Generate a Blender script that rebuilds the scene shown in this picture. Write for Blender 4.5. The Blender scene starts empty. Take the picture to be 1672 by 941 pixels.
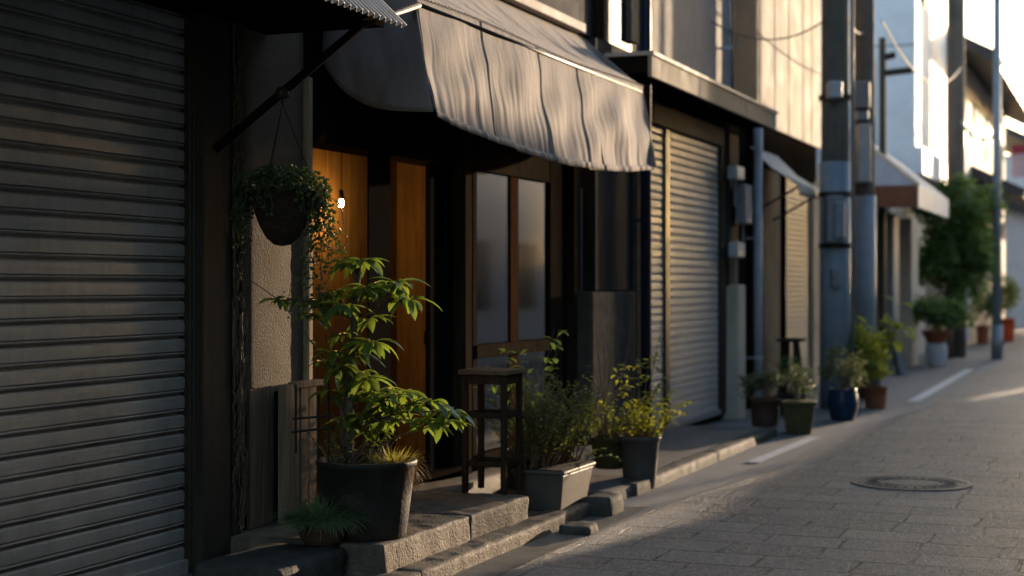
import bpy, math, random
from mathutils import Vector, noise as mnoise
R = random.Random(11)
sc = bpy.context.scene
COL = sc.collection
# ------------------------------------------------------------------ camera model (photo measured in 1672x941 px)
F = 2600.0; CX = 836.0; HY = 465.0; H = 1.3
A = math.atan(1014 / F)
AX = Vector((-math.sin(A), math.cos(A), 0)); RT = Vector((math.cos(A), math.sin(A), 0)); UP = Vector((0, 0, 1))
CAM = Vector((0, 0, H))
def ray(x, y): return AX + RT * ((x - CX) / F) + UP * ((HY - y) / F)
def onX(x, y, X): d = ray(x, y); return CAM + d * (X / d.x)
def onZ(x, y, Z): d = ray(x, y); return CAM + d * ((Z - H) / d.z)
def atd(x, y, D): return CAM + ray(x, y) * D
def Yx(x, X): return onX(x, 465, X).y
def Zy(x, y, X): return onX(x, y, X).z

# ------------------------------------------------------------------ mesh builder
ORG = {}
class MB:
    def __init__(s): s.v = []; s.f = []
    def add(s, vs, fs):
        o = len(s.v); s.v += [tuple(v) for v in vs]; s.f += [tuple(i + o for i in f) for f in fs]; return s
    def box(s, x0, x1, y0, y1, z0, z1):
        v = [(x, y, z) for z in (z0, z1) for y in (y0, y1) for x in (x0, x1)]
        return s.add(v, [(0, 2, 3, 1), (4, 5, 7, 6), (0, 1, 5, 4), (2, 6, 7, 3), (0, 4, 6, 2), (1, 3, 7, 5)])
    def tbox(s, c, a0, b0, a1, b1, z0, z1, rz=0):      # tapered box, half sizes
        cs, sn = math.cos(rz), math.sin(rz); v = []
        for (a, b, z) in ((a0, b0, z0), (a1, b1, z1)):
            for (u, w) in ((-a, -b), (a, -b), (a, b), (-a, b)):
                v.append((c[0] + u * cs - w * sn, c[1] + u * sn + w * cs, z))
        return s.add(v, [(3, 2, 1, 0), (4, 5, 6, 7), (0, 1, 5, 4), (1, 2, 6, 5), (2, 3, 7, 6), (3, 0, 4, 7)])
    def quad(s, a, b, c, d): return s.add([a, b, c, d], [(0, 1, 2, 3)])
    def poly(s, pts): return s.add(pts, [tuple(range(len(pts)))])
    def tube(s, pts, r, n=6, r2=None, cap=True):
        pts = [Vector(p) for p in pts]; rings = []; m = len(pts); ref = None
        for i, p in enumerate(pts):
            t = (pts[min(i + 1, m - 1)] - pts[max(i - 1, 0)])
            if t.length < 1e-9: t = Vector((0, 0, 1))
            t.normalize()
            if ref is None: ref = Vector((1, 0, 0)) if abs(t.x) < .8 else Vector((0, 1, 0))
            a = (ref - t * ref.dot(t)).normalized(); b = t.cross(a); ref = a
            rr = r if r2 is None else r + (r2 - r) * i / max(1, m - 1)
            rings.append([p + (a * math.cos(2 * math.pi * k / n) + b * math.sin(2 * math.pi * k / n)) * rr for k in range(n)])
        vs = [q for g in rings for q in g]; fs = []
        for i in range(m - 1):
            for k in range(n):
                fs.append((i * n + k, i * n + (k + 1) % n, (i + 1) * n + (k + 1) % n, (i + 1) * n + k))
        if cap: fs += [tuple(range(n - 1, -1, -1)), tuple((m - 1) * n + k for k in range(n))]
        return s.add(vs, fs)
    def lathe(s, prof, c, n=32, wob=0.0):
        vs = []; fs = []; m = len(prof)
        for (r, z) in prof:
            for k in range(n):
                a = 2 * math.pi * k / n
                rr = r * (1 + wob * mnoise.noise(Vector((math.cos(a) * 2, math.sin(a) * 2, z * 6))))
                vs.append((c[0] + rr * math.cos(a), c[1] + rr * math.sin(a), c[2] + z))
        for i in range(m - 1):
            for k in range(n):
                fs.append((i * n + k, i * n + (k + 1) % n, (i + 1) * n + (k + 1) % n, (i + 1) * n + k))
        return s.add(vs, fs)
    def rough(s, x0, x1, y0, y1, z0, z1, res=.05, amp=.01, rnd=.0, seed=0, bottom=False):
        """box of subdivided faces, edges rounded and worn, verts displaced by noise"""
        L = ((x0, x1), (y0, y1), (z0, z1)); idx = {}
        N = [max(2, int(round((b - a) / res))) for a, b in L]
        def vert(i, j, k):
            key = (i, j, k)
            if key not in idx:
                p = Vector([L[q][0] + (L[q][1] - L[q][0]) * t / N[q] for q, t in enumerate(key)])
                q = p.copy()
                if rnd > 0:
                    for ax in range(3):
                        pass
                    cl = Vector([min(max(p[a], L[a][0] + rnd), L[a][1] - rnd) if L[a][1] - L[a][0] > 2 * rnd else (L[a][0] + L[a][1]) / 2 for a in range(3)])
                    d = p - cl
                    if d.length > rnd: q = cl + d * (rnd / d.length) if d.length > 0 else p
                nz = Vector((seed * 3.1, seed * 1.7, 0))
                q = q + mnoise.noise_vector(p * 9 + nz) * amp + mnoise.noise_vector(p * 31 + nz) * amp * .45
                idx[key] = len(s.v); s.v.append(tuple(q))
            return idx[key]
        for ax in range(3):
            u, w = [(1, 2), (0, 2), (0, 1)][ax]
            for side in (0, N[ax]):
                if ax == 2 and side == 0 and not bottom: continue
                for a in range(N[u]):
                    for b in range(N[w]):
                        def K(da, db):
                            k = [0, 0, 0]; k[ax] = side; k[u] = a + da; k[w] = b + db; return vert(*k)
                        q = (K(0, 0), K(1, 0), K(1, 1), K(0, 1))
                        flip = (side == 0) != (ax == 1)
                        s.f.append(q[::-1] if flip else q)
        return s
    def leaf(s, p, d, nrm, L, W, droop=.5, fold=.25, seg=4):
        d = d.normalized(); side = d.cross(nrm)
        if side.length < 1e-4: side = Vector((1, 0, 0))
        side.normalize(); n = side.cross(d).normalized()
        vs = []; q = Vector(p); dirv = d.copy()
        for i in range(seg + 1):
            t = i / seg
            w = W * .5 * (math.sin(math.pi * min(1, t * .96 + .02)) ** .8) * (1 - .25 * t)
            if i == seg: w = .0006
            vs += [q - side * w + n * fold * w, q.copy(), q + side * w + n * fold * w]
            dirv = (dirv + Vector((0, 0, -1)) * droop / seg).normalized(); q = q + dirv * (L / seg)
            n = side.cross(dirv).normalized()
        fs = []
        for i in range(seg):
            b = i * 3
            fs += [(b, b + 1, b + 4, b + 3), (b + 1, b + 2, b + 5, b + 4)]
        return s.add(vs, fs)
    def sleaf(s, p, d, nrm, L, W):
        d = d.normalized(); side = d.cross(nrm)
        if side.length < 1e-4: side = Vector((1, 0, 0))
        side.normalize(); n = side.cross(d)
        p = Vector(p); m = p + d * L * .45
        return s.add([p, m - side * W * .5 + n * W * .15, p + d * L - n * L * .08, m + side * W * .5 + n * W * .15, m], [(0, 4, 1), (1, 4, 2), (2, 4, 3), (3, 4, 0)])
    def build(s, name, mat, parent=None, smooth=False, bevel=0.0, base=None):
        o_ = ORG.get(parent.name, Vector()) if parent else (Vector(base) if base is not None else Vector())
        me = bpy.data.meshes.new(name)
        me.from_pydata([(v[0] - o_[0], v[1] - o_[1], v[2] - o_[2]) for v in s.v], [], s.f)
        me.materials.append(mat); me.update()
        if smooth: me.polygons.foreach_set('use_smooth', [True] * len(me.polygons))
        ob = bpy.data.objects.new(name, me); COL.objects.link(ob)
        ORG[ob.name] = o_
        if parent: ob.parent = parent
        elif base is not None: ob.location = base
        if bevel > 0:
            m = ob.modifiers.new('edge', 'BEVEL'); m.width = bevel; m.segments = 2; m.limit_method = 'ANGLE'
        return ob
def thing(name, label, cat, loc, group=None):
    o = bpy.data.objects.new(name, None); COL.objects.link(o); o.location = loc; o.empty_display_size = .1
    ORG[o.name] = Vector(loc); o['label'] = label; o['category'] = cat
    if group: o['group'] = group
    return o
def tag(o, label, cat, group=None):
    o['label'] = label; o['category'] = cat
    if group: o['group'] = group
    return o
def struct(o, label, cat, kind='structure'):
    o['kind'] = kind; o['label'] = label; o['category'] = cat; return o

# ------------------------------------------------------------------ materials
def rgb(c): return (c[0], c[1], c[2], 1)
def nodes(name):
    m = bpy.data.materials.new(name); m.use_nodes = True; nt = m.node_tree
    return m, nt, nt.nodes['Principled BSDF'], nt.nodes['Material Output']
def N(nt, t, **kw):
    n = nt.nodes.new(t)
    for k, v in kw.items():
        if k in n.inputs.keys(): n.inputs[k].default_value = v
        else: setattr(n, k, v)
    return n
def mixc(nt, fac, a, b, mode='MIX'):
    n = nt.nodes.new('ShaderNodeMix'); n.data_type = 'RGBA'; n.blend_type = mode
    for sock, v in ((n.inputs[0], fac), (n.inputs[6], a), (n.inputs[7], b)):
        if hasattr(v, 'is_linked'): nt.links.new(v, sock)
        else: sock.default_value = v if not isinstance(v, tuple) or len(v) == 4 else rgb(v)
    return n.outputs[2]
def ramp(nt, src, p0, p1, c0=0.0, c1=1.0):
    n = nt.nodes.new('ShaderNodeMapRange'); nt.links.new(src, n.inputs[0]); n.clamp = True
    n.inputs[1].default_value = p0; n.inputs[2].default_value = p1; n.inputs[3].default_value = c0; n.inputs[4].default_value = c1
    return n.outputs[0]
def pm(name, col, rough=.65, var=.3, scale=6, bump=.25, bscale=70, metal=0, streak=0.0, dirt=None, dirtamt=.5, spec=.18, bdist=.01, sheen=0):
    m, nt, b, out = nodes(name); lk = nt.links.new
    tc = N(nt, 'ShaderNodeTexCoord'); co = tc.outputs['Object']
    n1 = N(nt, 'ShaderNodeTexNoise', Scale=scale, Detail=8.0, Roughness=.65); lk(co, n1.inputs['Vector'])
    f1 = ramp(nt, n1.outputs[0], .3, .7)
    c = mixc(nt, f1, tuple(x * (1 - var) for x in col), tuple(min(1, x * (1 + var)) for x in col))
    if streak > 0:
        mp = N(nt, 'ShaderNodeMapping'); mp.inputs['Scale'].default_value = (14, 14, .7); lk(co, mp.inputs['Vector'])
        n3 = N(nt, 'ShaderNodeTexNoise', Scale=1.6, Detail=5.0, Roughness=.7); lk(mp.outputs[0], n3.inputs['Vector'])
        f3 = ramp(nt, n3.outputs[0], .48, .75, 0, streak)
        c = mixc(nt, f3, c, dirt if dirt else tuple(x * .35 for x in col))
    if dirt:
        n4 = N(nt, 'ShaderNodeTexNoise', Scale=scale * .35 + 1, Detail=10.0, Roughness=.75); lk(co, n4.inputs['Vector'])
        c = mixc(nt, ramp(nt, n4.outputs[0], .5, .72, 0, dirtamt), c, dirt)
    lk(c, b.inputs['Base Color'])
    n2 = N(nt, 'ShaderNodeTexNoise', Scale=bscale, Detail=6.0, Roughness=.6); lk(co, n2.inputs['Vector'])
    lk(ramp(nt, n1.outputs[0], .25, .75, max(.05, rough - .12), min(1, rough + .12)), b.inputs['Roughness'])
    if bump > 0:
        bp = N(nt, 'ShaderNodeBump', Strength=bump, Distance=bdist); lk(n2.outputs[0], bp.inputs['Height']); lk(bp.outputs[0], b.inputs['Normal'])
    b.inputs['Metallic'].default_value = metal; b.inputs['Specular IOR Level'].default_value = spec
    return m
def leafmat(name, c0, c1, trans=.35, rough=.38, tcol=None, spec=.5):
    m, nt, b, out = nodes(name); lk = nt.links.new
    g = N(nt, 'ShaderNodeNewGeometry'); c = mixc(nt, g.outputs['Random Per Island'], c0, c1)
    lk(c, b.inputs['Base Color']); b.inputs['Roughness'].default_value = rough; b.inputs['Specular IOR Level'].default_value = spec
    t = N(nt, 'ShaderNodeBsdfTranslucent'); t.inputs[0].default_value = rgb(tcol if tcol else (c1[0] * 2.2, c1[1] * 2.0, c1[2] * .8))
    mx = N(nt, 'ShaderNodeMixShader'); mx.inputs[0].default_value = trans
    lk(b.outputs[0], mx.inputs[1]); lk(t.outputs[0], mx.inputs[2]); lk(mx.outputs[0], out.inputs['Surface'])
    return m
def woodmat(name, col, rough=.6, grain=1.0, axis='Z'):
    m, nt, b, out = nodes(name); lk = nt.links.new
    tc = N(nt, 'ShaderNodeTexCoord'); mp = N(nt, 'ShaderNodeMapping')
    mp.inputs['Scale'].default_value = {'Z': (26, 26, 1.6), 'Y': (26, 1.6, 26), 'X': (1.6, 26, 26)}[axis]
    lk(tc.outputs['Object'], mp.inputs['Vector'])
    n = N(nt, 'ShaderNodeTexNoise', Scale=1.5, Detail=8.0, Roughness=.7, Distortion=.6); lk(mp.outputs[0], n.inputs['Vector'])
    n5 = N(nt, 'ShaderNodeTexNoise', Scale=2.2, Detail=6.0); lk(tc.outputs['Object'], n5.inputs['Vector'])
    c = mixc(nt, ramp(nt, n.outputs[0], .3, .7), tuple(x * .5 for x in col), tuple(x * 1.35 for x in col))
    c = mixc(nt, ramp(nt, n5.outputs[0], .4, .7, 0, .5), c, tuple(x * .6 for x in col))
    g = N(nt, 'ShaderNodeNewGeometry'); c = mixc(nt, ramp(nt, g.outputs['Random Per Island'], 0, 1, 0, .35), c, tuple(x * .45 for x in col))
    lk(c, b.inputs['Base Color']); b.inputs['Roughness'].default_value = min(1, rough + .3); b.inputs['Specular IOR Level'].default_value = 0
    bp = N(nt, 'ShaderNodeBump', Strength=.35 * grain, Distance=.004); lk(n.outputs[0], bp.inputs['Height']); lk(bp.outputs[0], b.inputs['Normal'])
    return m
def emis(name, col, s):
    m, nt, b, out = nodes(name); b.inputs['Base Color'].default_value = rgb(col); b.inputs['Emission Color'].default_value = rgb(col); b.inputs['Emission Strength'].default_value = s; return m
def glassmat(name, tint=(.75, .8, .8), rough=.03):
    m, nt, b, out = nodes(name); lk = nt.links.new
    fr = N(nt, 'ShaderNodeFresnel', IOR=1.75); gl = N(nt, 'ShaderNodeBsdfGlossy', Roughness=.06); tr = N(nt, 'ShaderNodeBsdfTransparent')
    tr.inputs[0].default_value = rgb(tint); gl.inputs[0].default_value = (.95, .95, .95, 1)
    mx = N(nt, 'ShaderNodeMixShader'); lk(fr.outputs[0], mx.inputs[0]); lk(tr.outputs[0], mx.inputs[1]); lk(gl.outputs[0], mx.inputs[2]); lk(mx.outputs[0], out.inputs['Surface'])
    return m
def pavermat():
    m, nt, b, out = nodes('street_pavers'); lk = nt.links.new
    tc = N(nt, 'ShaderNodeTexCoord'); co = tc.outputs['Object']
    wn = N(nt, 'ShaderNodeTexNoise', Scale=1.4, Detail=3.0); lk(co, wn.inputs['Vector'])
    wa = N(nt, 'ShaderNodeVectorMath', operation='MULTIPLY_ADD'); lk(wn.outputs['Color'], wa.inputs[0]); wa.inputs[1].default_value = (.075, .06, 0); lk(co, wa.inputs[2])
    br = N(nt, 'ShaderNodeTexBrick', offset=.5, squash=.82, squash_frequency=3); lk(wa.outputs[0], br.inputs['Vector'])
    br.inputs['Scale'].default_value = 1.0; br.inputs['Brick Width'].default_value = .46; br.inputs['Row Height'].default_value = .33
    br.inputs['Mortar Size'].default_value = .01; br.inputs['Mortar Smooth'].default_value = .25; br.inputs['Bias'].default_value = 0
    br.inputs['Color1'].default_value = (0, 0, 0, 1); br.inputs['Color2'].default_value = (1, 1, 1, 1)
    nb = N(nt, 'ShaderNodeTexNoise', Scale=1.1, Detail=7.0, Roughness=.65); lk(co, nb.inputs['Vector'])
    mpf = N(nt, 'ShaderNodeMapping'); mpf.inputs['Scale'].default_value = (1, .4, 1); lk(co, mpf.inputs['Vector'])
    nf = N(nt, 'ShaderNodeTexNoise', Scale=42.0, Detail=5.0, Roughness=.68, Distortion=1.0); lk(mpf.outputs[0], nf.inputs['Vector'])
    nv = N(nt, 'ShaderNodeTexVoronoi', Scale=160.0); lk(co, nv.inputs['Vector'])
    c = mixc(nt, br.outputs['Color'], (.092, .098, .118), (.19, .196, .222))
    c = mixc(nt, ramp(nt, nb.outputs[0], .35, .7, 0, .6), c, (.1, .098, .1))
    c = mixc(nt, ramp(nt, nf.outputs[0], .42, .66, 0, .6), c, (.27, .265, .265))
    nm = N(nt, 'ShaderNodeTexNoise', Scale=2.4, Detail=3.0); lk(co, nm.inputs['Vector'])
    mm = N(nt, 'ShaderNodeMath', operation='MULTIPLY'); lk(br.outputs['Fac'], mm.inputs[0]); lk(ramp(nt, nm.outputs[0], .42, .56, .12, 1), mm.inputs[1])
    c = mixc(nt, mm.outputs[0], c, (.015, .015, .015))
    lk(c, b.inputs['Base Color'])
    lk(ramp(nt, nf.outputs[0], .3, .75, .68, .42), b.inputs['Roughness'])
    b.inputs['Specular IOR Level'].default_value = .5
    h1 = N(nt, 'ShaderNodeMath', operation='MULTIPLY_ADD'); lk(mm.outputs[0], h1.inputs[0]); h1.inputs[1].default_value = -1.6; lk(nf.outputs[0], h1.inputs[2])
    h2 = N(nt, 'ShaderNodeMath', operation='MULTIPLY_ADD'); lk(nv.outputs[0], h2.inputs[0]); h2.inputs[1].default_value = .35; lk(h1.outputs[0], h2.inputs[2])
    h3 = N(nt, 'ShaderNodeMath', operation='MULTIPLY_ADD'); lk(br.outputs['Color'], h3.inputs[0]); h3.inputs[1].default_value = .25; lk(h2.outputs[0], h3.inputs[2])
    bp = N(nt, 'ShaderNodeBump', Strength=1.0, Distance=.026); lk(h3.outputs[0], bp.inputs['Height']); lk(bp.outputs[0], b.inputs['Normal'])
    return m
M = {}
M['paver'] = pavermat()
M['asphalt'] = pm('worn_asphalt', (.17, .17, .18), .6, .3, 5, .9, 130, spec=.4, dirt=(.12, .118, .115), bdist=.012)
M['gutter'] = pm('gutter_concrete', (.16, .14, .115), .65, .35, 9, .6, 110, dirt=(.07, .058, .04), bdist=.008)
M['apron'] = pm('apron_concrete', (.15, .135, .12), .75, .3, 5, .5, 90, dirt=(.075, .075, .045))
M['kerb'] = pm('kerb_stone', (.15, .122, .09), .7, .4, 16, 1.0, 75, dirt=(.07, .06, .03), bdist=.014)
M['step'] = pm('step_stone', (.15, .12, .09), .72, .4, 11, .9, 65, dirt=(.07, .06, .035), bdist=.012)
M['darkstone'] = pm('dark_stone', (.07, .068, .06), .75, .4, 12, .9, 60, dirt=(.05, .055, .02), bdist=.012)
M['paintline'] = pm('road_paint', (.62, .62, .62), .6, .15, 14, .4, 140, dirt=(.2, .2, .2), dirtamt=.7)
M['iron'] = pm('manhole_iron', (.08, .075, .072), .55, .3, 30, .8, 90, metal=.4)
M['shutter'] = pm('shutter_grey', (.46, .41, .36), .5, .16, 3, .08, 40, metal=.1, dirt=(.22, .185, .15), dirtamt=.6, streak=.35)
M['shutter_beige'] = pm('shutter_beige', (.44, .42, .41), .5, .12, 4, .06, 40, metal=.1, dirt=(.2, .17, .14))
M['shutter_tan'] = pm('shutter_tan', (.3, .25, .2), .55, .2, 4, .06, 40, metal=.2)
M['bronze'] = pm('bronze_aluminium', (.05, .042, .034), .45, .25, 6, .05, 60, metal=.4)
M['darkpost'] = pm('dark_painted_steel', (.05, .043, .036), .75, .25, 5, .15, 60, streak=.4, spec=.06)
M['plaster'] = pm('rough_plaster', (.2, .165, .12), .85, .2, 7, .7, 75, dirt=(.12, .1, .07), bdist=.02)
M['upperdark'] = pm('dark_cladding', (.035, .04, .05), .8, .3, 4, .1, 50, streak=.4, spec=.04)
M['pillar'] = pm('pillar_slate', (.035, .035, .038), .85, .3, 6, .3, 50, spec=.03)
M['dado'] = pm('dado_stone', (.1, .095, .088), .9, .3, 10, .4, 60, streak=.4, spec=0)
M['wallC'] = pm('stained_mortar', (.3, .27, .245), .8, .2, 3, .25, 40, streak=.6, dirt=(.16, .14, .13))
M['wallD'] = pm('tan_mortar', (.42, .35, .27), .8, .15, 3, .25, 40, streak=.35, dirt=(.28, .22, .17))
M['white'] = pm('white_siding', (.68, .69, .72), .6, .08, 3, .1, 30)
M['cream'] = pm('cream_render', (.5, .44, .37), .75, .15, 3, .2, 30, streak=.3)
M['fascia'] = pm('fascia_metal', (.3, .255, .205), .75, .15, 5, .1, 40, spec=.04, streak=.35)
M['flash'] = pm('flashing', (.42, .37, .32), .65, .12, 5, .05, 40, spec=.1)
M['darkwood'] = woodmat('dark_stained_wood', (.022, .017, .013), .55)
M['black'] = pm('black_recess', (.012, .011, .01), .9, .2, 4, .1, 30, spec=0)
M['jamb'] = woodmat('weathered_jamb', (.56, .44, .32), .6)
M['frame'] = woodmat('window_timber', (.042, .034, .026), .5)
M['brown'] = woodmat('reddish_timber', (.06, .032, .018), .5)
M['slat'] = woodmat('weathered_slats', (.26, .2, .145), .75, 1.5)
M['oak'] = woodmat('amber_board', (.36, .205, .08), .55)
M['stool'] = woodmat('old_stool_wood', (.06, .042, .028), .5)
M['stooltop'] = woodmat('stool_top_wood', (.16, .12, .08), .45, axis='Y')
M['bark'] = pm('bark', (.14, .105, .075), .85, .4, 30, .9, 90, bdist=.01)
M['twig'] = pm('dry_twig', (.2, .14, .09), .7, .3, 20, .5, 80)
M['creeper'] = pm('creeper_bark', (.045, .035, .025), .55, .5, 40, 1.0, 70, bdist=.02)
M['soil'] = pm('soil', (.035, .025, .017), .95, .4, 30, 1.0, 60, bdist=.02)
M['pipeblue'] = pm('navy_pipe', (.018, .026, .05), .4, .2, 4, .05, 50)
M['pipewhite'] = pm('pale_pipe', (.4, .43, .5), .45, .15, 4, .05, 50)
M['concrete'] = pm('pole_concrete', (.13, .115, .1), .8, .2, 5, .25, 50, streak=.4)
M['sheet'] = pm('pole_cover_sheet', (.22, .27, .33), .4, .15, 4, .15, 60, streak=.25)
M['galv'] = pm('galvanised_steel', (.22, .26, .3), .45, .15, 6, .05, 60, metal=.4)
M['boxgrey'] = pm('meter_grey', (.2, .21, .23), .5, .15, 6, .05, 60)
M['boxlight'] = pm('fitting_grey', (.4, .42, .45), .45, .12, 6, .05, 60)
M['wire'] = pm('cable_black', (.02, .02, .02), .5, .1, 6, 0)
M['wirelight'] = pm('cable_grey', (.3, .29, .28), .4, .1, 6, 0)
M['potdark'] = pm('charcoal_pot', (.03, .026, .022), .55, .3, 9, .5, 45, dirt=(.1, .08, .055), dirtamt=.5)
M['potgrey'] = pm('grey_plastic_pot', (.09, .085, .08), .55, .2, 8, .15, 60, dirt=(.14, .12, .1))
M['planter'] = pm('planter_plastic', (.125, .11, .093), .6, .2, 7, .2, 60, dirt=(.1, .09, .055))
M['potolive'] = pm('mossy_olive_pot', (.075, .068, .028), .75, .4, 12, .4, 60, dirt=(.04, .045, .015))
M['potbrown'] = pm('brown_pot', (.09, .05, .036), .7, .3, 8, .3, 60)
M['potblue'] = pm('blue_glazed_pot', (.014, .035, .075), .3, .25, 6, .05, 40)
M['potterra'] = pm('terracotta', (.26, .09, .05), .75, .25, 8, .3, 60)
M['potorange'] = pm('orange_pot', (.6, .09, .03), .5, .12, 6, .1, 60)
M['potwhite'] = pm('white_pot', (.5, .54, .6), .5, .12, 6, .1, 60)
M['coir'] = pm('basket_coir', (.05, .033, .022), .95, .4, 40, 1.0, 55, bdist=.02)
M['corr'] = pm('corrugated_sheet', (.5, .48, .47), .5, .2, 6, .1, 60, streak=.4)
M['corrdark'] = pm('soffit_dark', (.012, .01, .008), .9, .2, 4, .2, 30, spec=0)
M['tileroof'] = pm('roof_tiles', (.06, .058, .06), .55, .25, 8, .3, 40)
M['glass'] = glassmat('window_glass')
M['glassdark'] = glassmat('dark_glass', (.2, .22, .25))
M['pink'] = pm('pinkish_box', (.45, .2, .17), .6, .15, 8, .1, 40)
M['lantern'] = pm('red_lantern_paper', (.05, .012, .01), .8, .2, 8, .2, 40)
M['signpink'] = pm('sign_panel', (.62, .45, .5), .5, .1, 3, .0, 30)
M['signred'] = pm('sign_band', (.35, .06, .09), .5, .1, 3, .0, 30)
M['awnlight'] = pm('striped_small_awning', (.5, .46, .42), .6, .15, 6, .1, 40)
M['awngrey'] = pm('grey_canopy_sheet', (.3, .32, .36), .5, .12, 5, .05, 40)
M['awnbrown'] = pm('brown_canopy_trim', (.16, .075, .05), .6, .2, 6, .1, 40)
M['bulb'] = emis('lit_bulb', (1, .72, .34), 30)
M['brass'] = pm('dark_brass', (.08, .06, .03), .4, .2, 8, 0, 40, metal=.8)
L1 = leafmat('glossy_leaf', (.03, .07, .016), (.085, .135, .024), .36, .32, (.36, .5, .06))
L2 = leafmat('ivy_leaf', (.025, .05, .018), (.06, .095, .03), .25, .5, (.15, .22, .04))
L3 = leafmat('fine_grass', (.11, .18, .08), (.22, .31, .14), .35, .5, (.3, .42, .15))
L4 = leafmat('planter_leaf', (.04, .065, .02), (.095, .13, .035), .4, .45, (.28, .34, .06))
L5 = leafmat('sunny_leaf', (.06, .095, .014), (.12, .16, .02), .5, .4, (.5, .52, .05))
L6 = leafmat('yellow_green_leaf', (.08, .12, .015), (.16, .19, .02), .45, .45, (.45, .5, .05))
L7 = leafmat('dusty_leaf', (.06, .075, .04), (.12, .135, .075), .25, .6, (.2, .24, .1))
L8 = leafmat('dark_tree_leaf', (.05, .1, .035), (.1, .165, .055), .4, .45, (.2, .32, .06))
L9 = leafmat('rust_grass', (.16, .09, .03), (.26, .13, .04), .45, .5, (.6, .32, .1))
L10 = leafmat('moss_tuft', (.08, .1, .02), (.16, .15, .03), .45, .5, (.45, .4, .08))
def canvasmat():
    m, nt, b, out = nodes('faded_canvas'); lk = nt.links.new
    tc = N(nt, 'ShaderNodeTexCoord'); co = tc.outputs['Object']
    mp = N(nt, 'ShaderNodeMapping'); mp.inputs['Scale'].default_value = (3, 10, .9); lk(co, mp.inputs['Vector'])
    n1 = N(nt, 'ShaderNodeTexNoise', Scale=2.0, Detail=8.0, Roughness=.7); lk(mp.outputs[0], n1.inputs['Vector'])
    n2 = N(nt, 'ShaderNodeTexNoise', Scale=3.2, Detail=7.0, Roughness=.65); lk(co, n2.inputs['Vector'])
    c = mixc(nt, ramp(nt, n1.outputs[0], .35, .7), (.225, .185, .168), (.305, .26, .24))
    c = mixc(nt, ramp(nt, n2.outputs[0], .48, .7, 0, .6), c, (.185, .155, .14))
    lk(c, b.inputs['Base Color']); b.inputs['Roughness'].default_value = .85
    b.inputs['Sheen Weight'].default_value = .15
    n3 = N(nt, 'ShaderNodeTexNoise', Scale=45.0, Detail=6.0, Roughness=.7); lk(co, n3.inputs['Vector'])
    mp2 = N(nt, 'ShaderNodeMapping'); mp2.inputs['Scale'].default_value = (3, 11, 2); lk(co, mp2.inputs['Vector'])
    n4 = N(nt, 'ShaderNodeTexNoise', Scale=1.0, Detail=5.0, Distortion=.8); lk(mp2.outputs[0], n4.inputs['Vector'])
    h = N(nt, 'ShaderNodeMath', operation='MULTIPLY_ADD'); lk(n3.outputs[0], h.inputs[0]); h.inputs[1].default_value = .15; lk(n4.outputs[0], h.inputs[2])
    bp = N(nt, 'ShaderNodeBump', Strength=.35, Distance=.02); lk(h.outputs[0], bp.inputs['Height']); lk(bp.outputs[0], b.inputs['Normal'])
    t = N(nt, 'ShaderNodeBsdfTranslucent'); t.inputs[0].default_value = (.2, .15, .11, 1)
    mx = N(nt, 'ShaderNodeMixShader'); mx.inputs[0].default_value = .12
    lk(b.outputs[0], mx.inputs[1]); lk(t.outputs[0], mx.inputs[2]); lk(mx.outputs[0], out.inputs['Surface'])
    return m
M['canvas'] = canvasmat()

# ------------------------------------------------------------------ plant helpers
def rdir(zmin=-1, zmax=1):
    z = R.uniform(zmin, zmax); a = R.uniform(0, 2 * math.pi); q = math.sqrt(max(0, 1 - z * z))
    return Vector((q * math.cos(a), q * math.sin(a), z))
def bush(mb, c, rad, n, L, W, clumps=14):
    """leaf-sized faces in uneven clumps through the crown volume"""
    c = Vector(c); cl = []
    for _ in range(clumps):
        d = rdir(-.7, 1); q = R.uniform(.35, .95)
        cl.append((Vector((d.x * rad[0], d.y * rad[1], d.z * rad[2])) * q, R.uniform(.22, .5)))
    for _ in range(n):
        o, s = R.choice(cl); d = rdir() * (R.random() ** .45) * s
        p = c + o + Vector((d.x * rad[0], d.y * rad[1], d.z * rad[2]))
        mb.sleaf(p, (rdir(-.7, .6) + d * 1.2), rdir(.2, 1), L * R.uniform(.6, 1.3), W * R.uniform(.7, 1.2))
def curve(p, d, L, seg, bend=Vector((0, 0, 0)), jit=.12):
    pts = [Vector(p)]; d = Vector(d).normalized()
    for i in range(seg):
        d = (d + bend / seg + rdir() * jit).normalized(); pts.append(pts[-1] + d * L / seg)
    return pts
def shrub(st, fo, base, n, h, spread, L, W, per, r0=.02, big=False, droop=-.25, jit=.14, zf=1.0):
    base = Vector(base)
    for _ in range(n):
        a = R.uniform(0, 2 * math.pi); q = R.random() ** .5
        p = base + Vector((math.cos(a) * r0 * q, math.sin(a) * r0 * q, 0))
        d = Vector((math.cos(a) * spread * q, math.sin(a) * spread * q, 1))
        pts = curve(p, d, h * R.uniform(.55, 1.05), 6, Vector((0, 0, droop)), jit)
        st.tube(pts, .0035, 4, .0012)
        for k in range(per):
            t = R.uniform(.2, 1) * (len(pts) - 1); i = min(int(t), len(pts) - 2); f = t - i
            q2 = pts[i].lerp(pts[i + 1], f); dd = rdir(-.3, .7)
            if big: fo.leaf(q2, dd, Vector((0, 0, 1)), L * R.uniform(.6, 1.2), W * R.uniform(.7, 1.1), R.uniform(.3, .9), .25, 3)
            else: fo.sleaf(q2, dd, Vector((0, 0, 1)) + rdir() * .5, L * R.uniform(.6, 1.2), W * R.uniform(.7, 1.2))
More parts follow.
